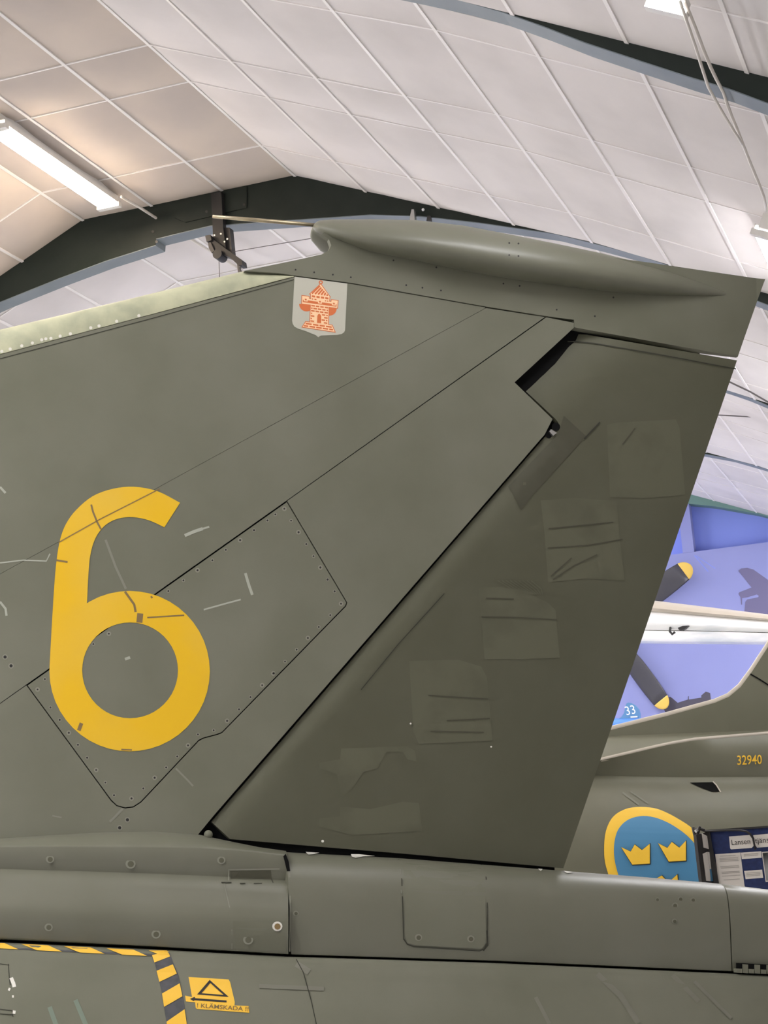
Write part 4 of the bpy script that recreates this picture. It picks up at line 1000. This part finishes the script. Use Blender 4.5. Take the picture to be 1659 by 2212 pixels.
GW = Plane((0, Y1, 0), (0, -1, 0))
HC = GW(1310, 1354, .14)
pr = empty('propeller', HC, 'four-bladed dark propeller with yellow tips fixed on the blue wall', 'propeller')
bm = bmesh.new(); tube(bm, [HC + Vector((0, .12, 0)), HC + Vector((0, .0, 0)), HC + Vector((0, -.12, 0)), HC + Vector((0, -.2, 0))], [.16, .17, .13, .03], 18); mesh_obj('hub', bm, M_STEEL, pr, smooth=True)
def blade(d, L, ww):
    d = d.normalized(); e = Vector((d.z, 0, -d.x)); yv = Vector((0, 1, 0))
    def part(u0, u1, n, name, m_, parent):
        bm = bmesh.new(); rg = []
        for i in range(n + 1):
            u = u0 + (u1 - u0) * i / n
            wd = ww * (.35 + .65 * min(1, u / .45)) if u < .45 else ww * (1 - .25 * ((u - .45) / .5) ** 2)
            if u > .9: wd *= math.sqrt(max(.02, 1 - ((u - .9) / .1) ** 2))
            th = .05 * (1 - .75 * u); tw_ = R(38 * (1 - u) + 8)
            ce = HC + d * (L * u)
            aa = e * math.cos(tw_) + yv * math.sin(tw_); bb = yv * math.cos(tw_) - e * math.sin(tw_)
            rg.append([bm.verts.new(ce + aa * (wd / 2 * math.cos(q * math.pi / 6)) + bb * (th * math.sin(q * math.pi / 6))) for q in range(12)])
        for i in range(n):
            for q in range(12): bm.faces.new((rg[i][q], rg[i][(q + 1) % 12], rg[i + 1][(q + 1) % 12], rg[i + 1][q]))
        bm.faces.new(rg[0]); bm.faces.new(rg[-1][::-1])
        return mesh_obj(name, bm, m_, parent, smooth=True)
    b = part(.06, .905, 12, 'blade', M_PROP, pr); part(.905, .998, 8, 'blade_tip', M_PROPTIP, b)
d1 = GW(1494, 1222, .14) - HC; d2 = GW(1440, 1530, .14) - HC
blade(d1, d1.length, .34); blade(d2, d2.length, .30); blade(-d1, d1.length, .34); blade(-d2, d2.length, .30)

mu = sheet('painted_silhouette', [(1595, 1233), (1601, 1228), (1614, 1226.6), (1627, 1230), (1659, 1252.6), (1740, 1310), (1740, 1350), (1605, 1350), (1610, 1300), (1614, 1295), (1638, 1290), (1639, 1287), (1635, 1284), (1615, 1290), (1603, 1292), (1603, 1306), (1601, 1306), (1599.5, 1290), (1595, 1283), (1597, 1279.5), (1623.5, 1269)], GW, M_MURAL, wall_far, w=.004)
sheet('painted_silhouette', [(1437, 1508), (1448, 1505), (1452, 1508), (1464, 1518), (1486, 1511), (1486.5, 1504), (1488, 1504), (1488, 1511), (1515, 1507), (1515, 1502), (1524.5, 1494), (1534, 1497), (1535.5, 1512), (1535, 1560), (1437, 1560), (1437, 1538), (1434, 1532)], GW, M_MURAL_DK, wall_far, w=.004)
bm = bmesh.new(); ribbon(bm, [(1500, 1200), (1530, 1235)], 2, GW, .003); ribbon(bm, [(1503, 1200), (1545, 1228)], 1.5, GW, .003)
mesh_obj('cladding_crease', bm, M_WALL_UP, wall_far, normals=False)

U = Plane((0, 21.5, 0), (0, -1, 0))
foot = U(1355, 1560, -.3); foot.z = 0
ba = empty('blue_aircraft', foot, 'bright blue small aircraft whose teal tail reads 33', 'aircraft')
u0 = [(1000, 1546), (1330, 1552), (1385, 1551), (1420, 1555), (1440, 1570)]; u1 = [(1000, 1640), (1330, 1610), (1440, 1592)]
Loft(U, [(u0, -.3), (mix(u0, u1, .06), -.12), (mix(u0, u1, .25), -.02), (mix(u0, u1, .5), 0), (mix(u0, u1, .8), -.05), (u1, -.25)], -.3).build('fuselage', [1000, 1150, 1300, 1340, 1380, 1420, 1440], M_BRIGHTBLUE, ba)
tf = sheet('tail_fin', [(1332, 1556), (1341.8, 1549), (1348, 1540), (1350, 1530), (1353, 1520), (1357, 1517.5), (1363, 1518.5), (1371, 1523), (1378, 1530.5), (1381, 1540), (1381.5, 1556)], U, M_TEAL, ba, w=-.26, back=-.34)
text_px('tail_digits', '33', 1354, 1545, 1374, 1541, 19, U, M_WHITE, tf, w=-.255, lean=-.1)
bm = bmesh.new(); ribbon(bm, [(1362, 1549), (1377, 1548)], 3, U, -.254, 0, 0); mesh_obj('tail_dash', bm, M_WHITE, tf, normals=False)
for sx in (1100, 1400):
    c = U(sx, 1610, -.3); bm = bmesh.new(); tube(bm, [(c.x, c.y, 0), c], .04, 10); mesh_obj('gear_leg', bm, M_STEEL, ba)
bpy.context.view_layer.update()
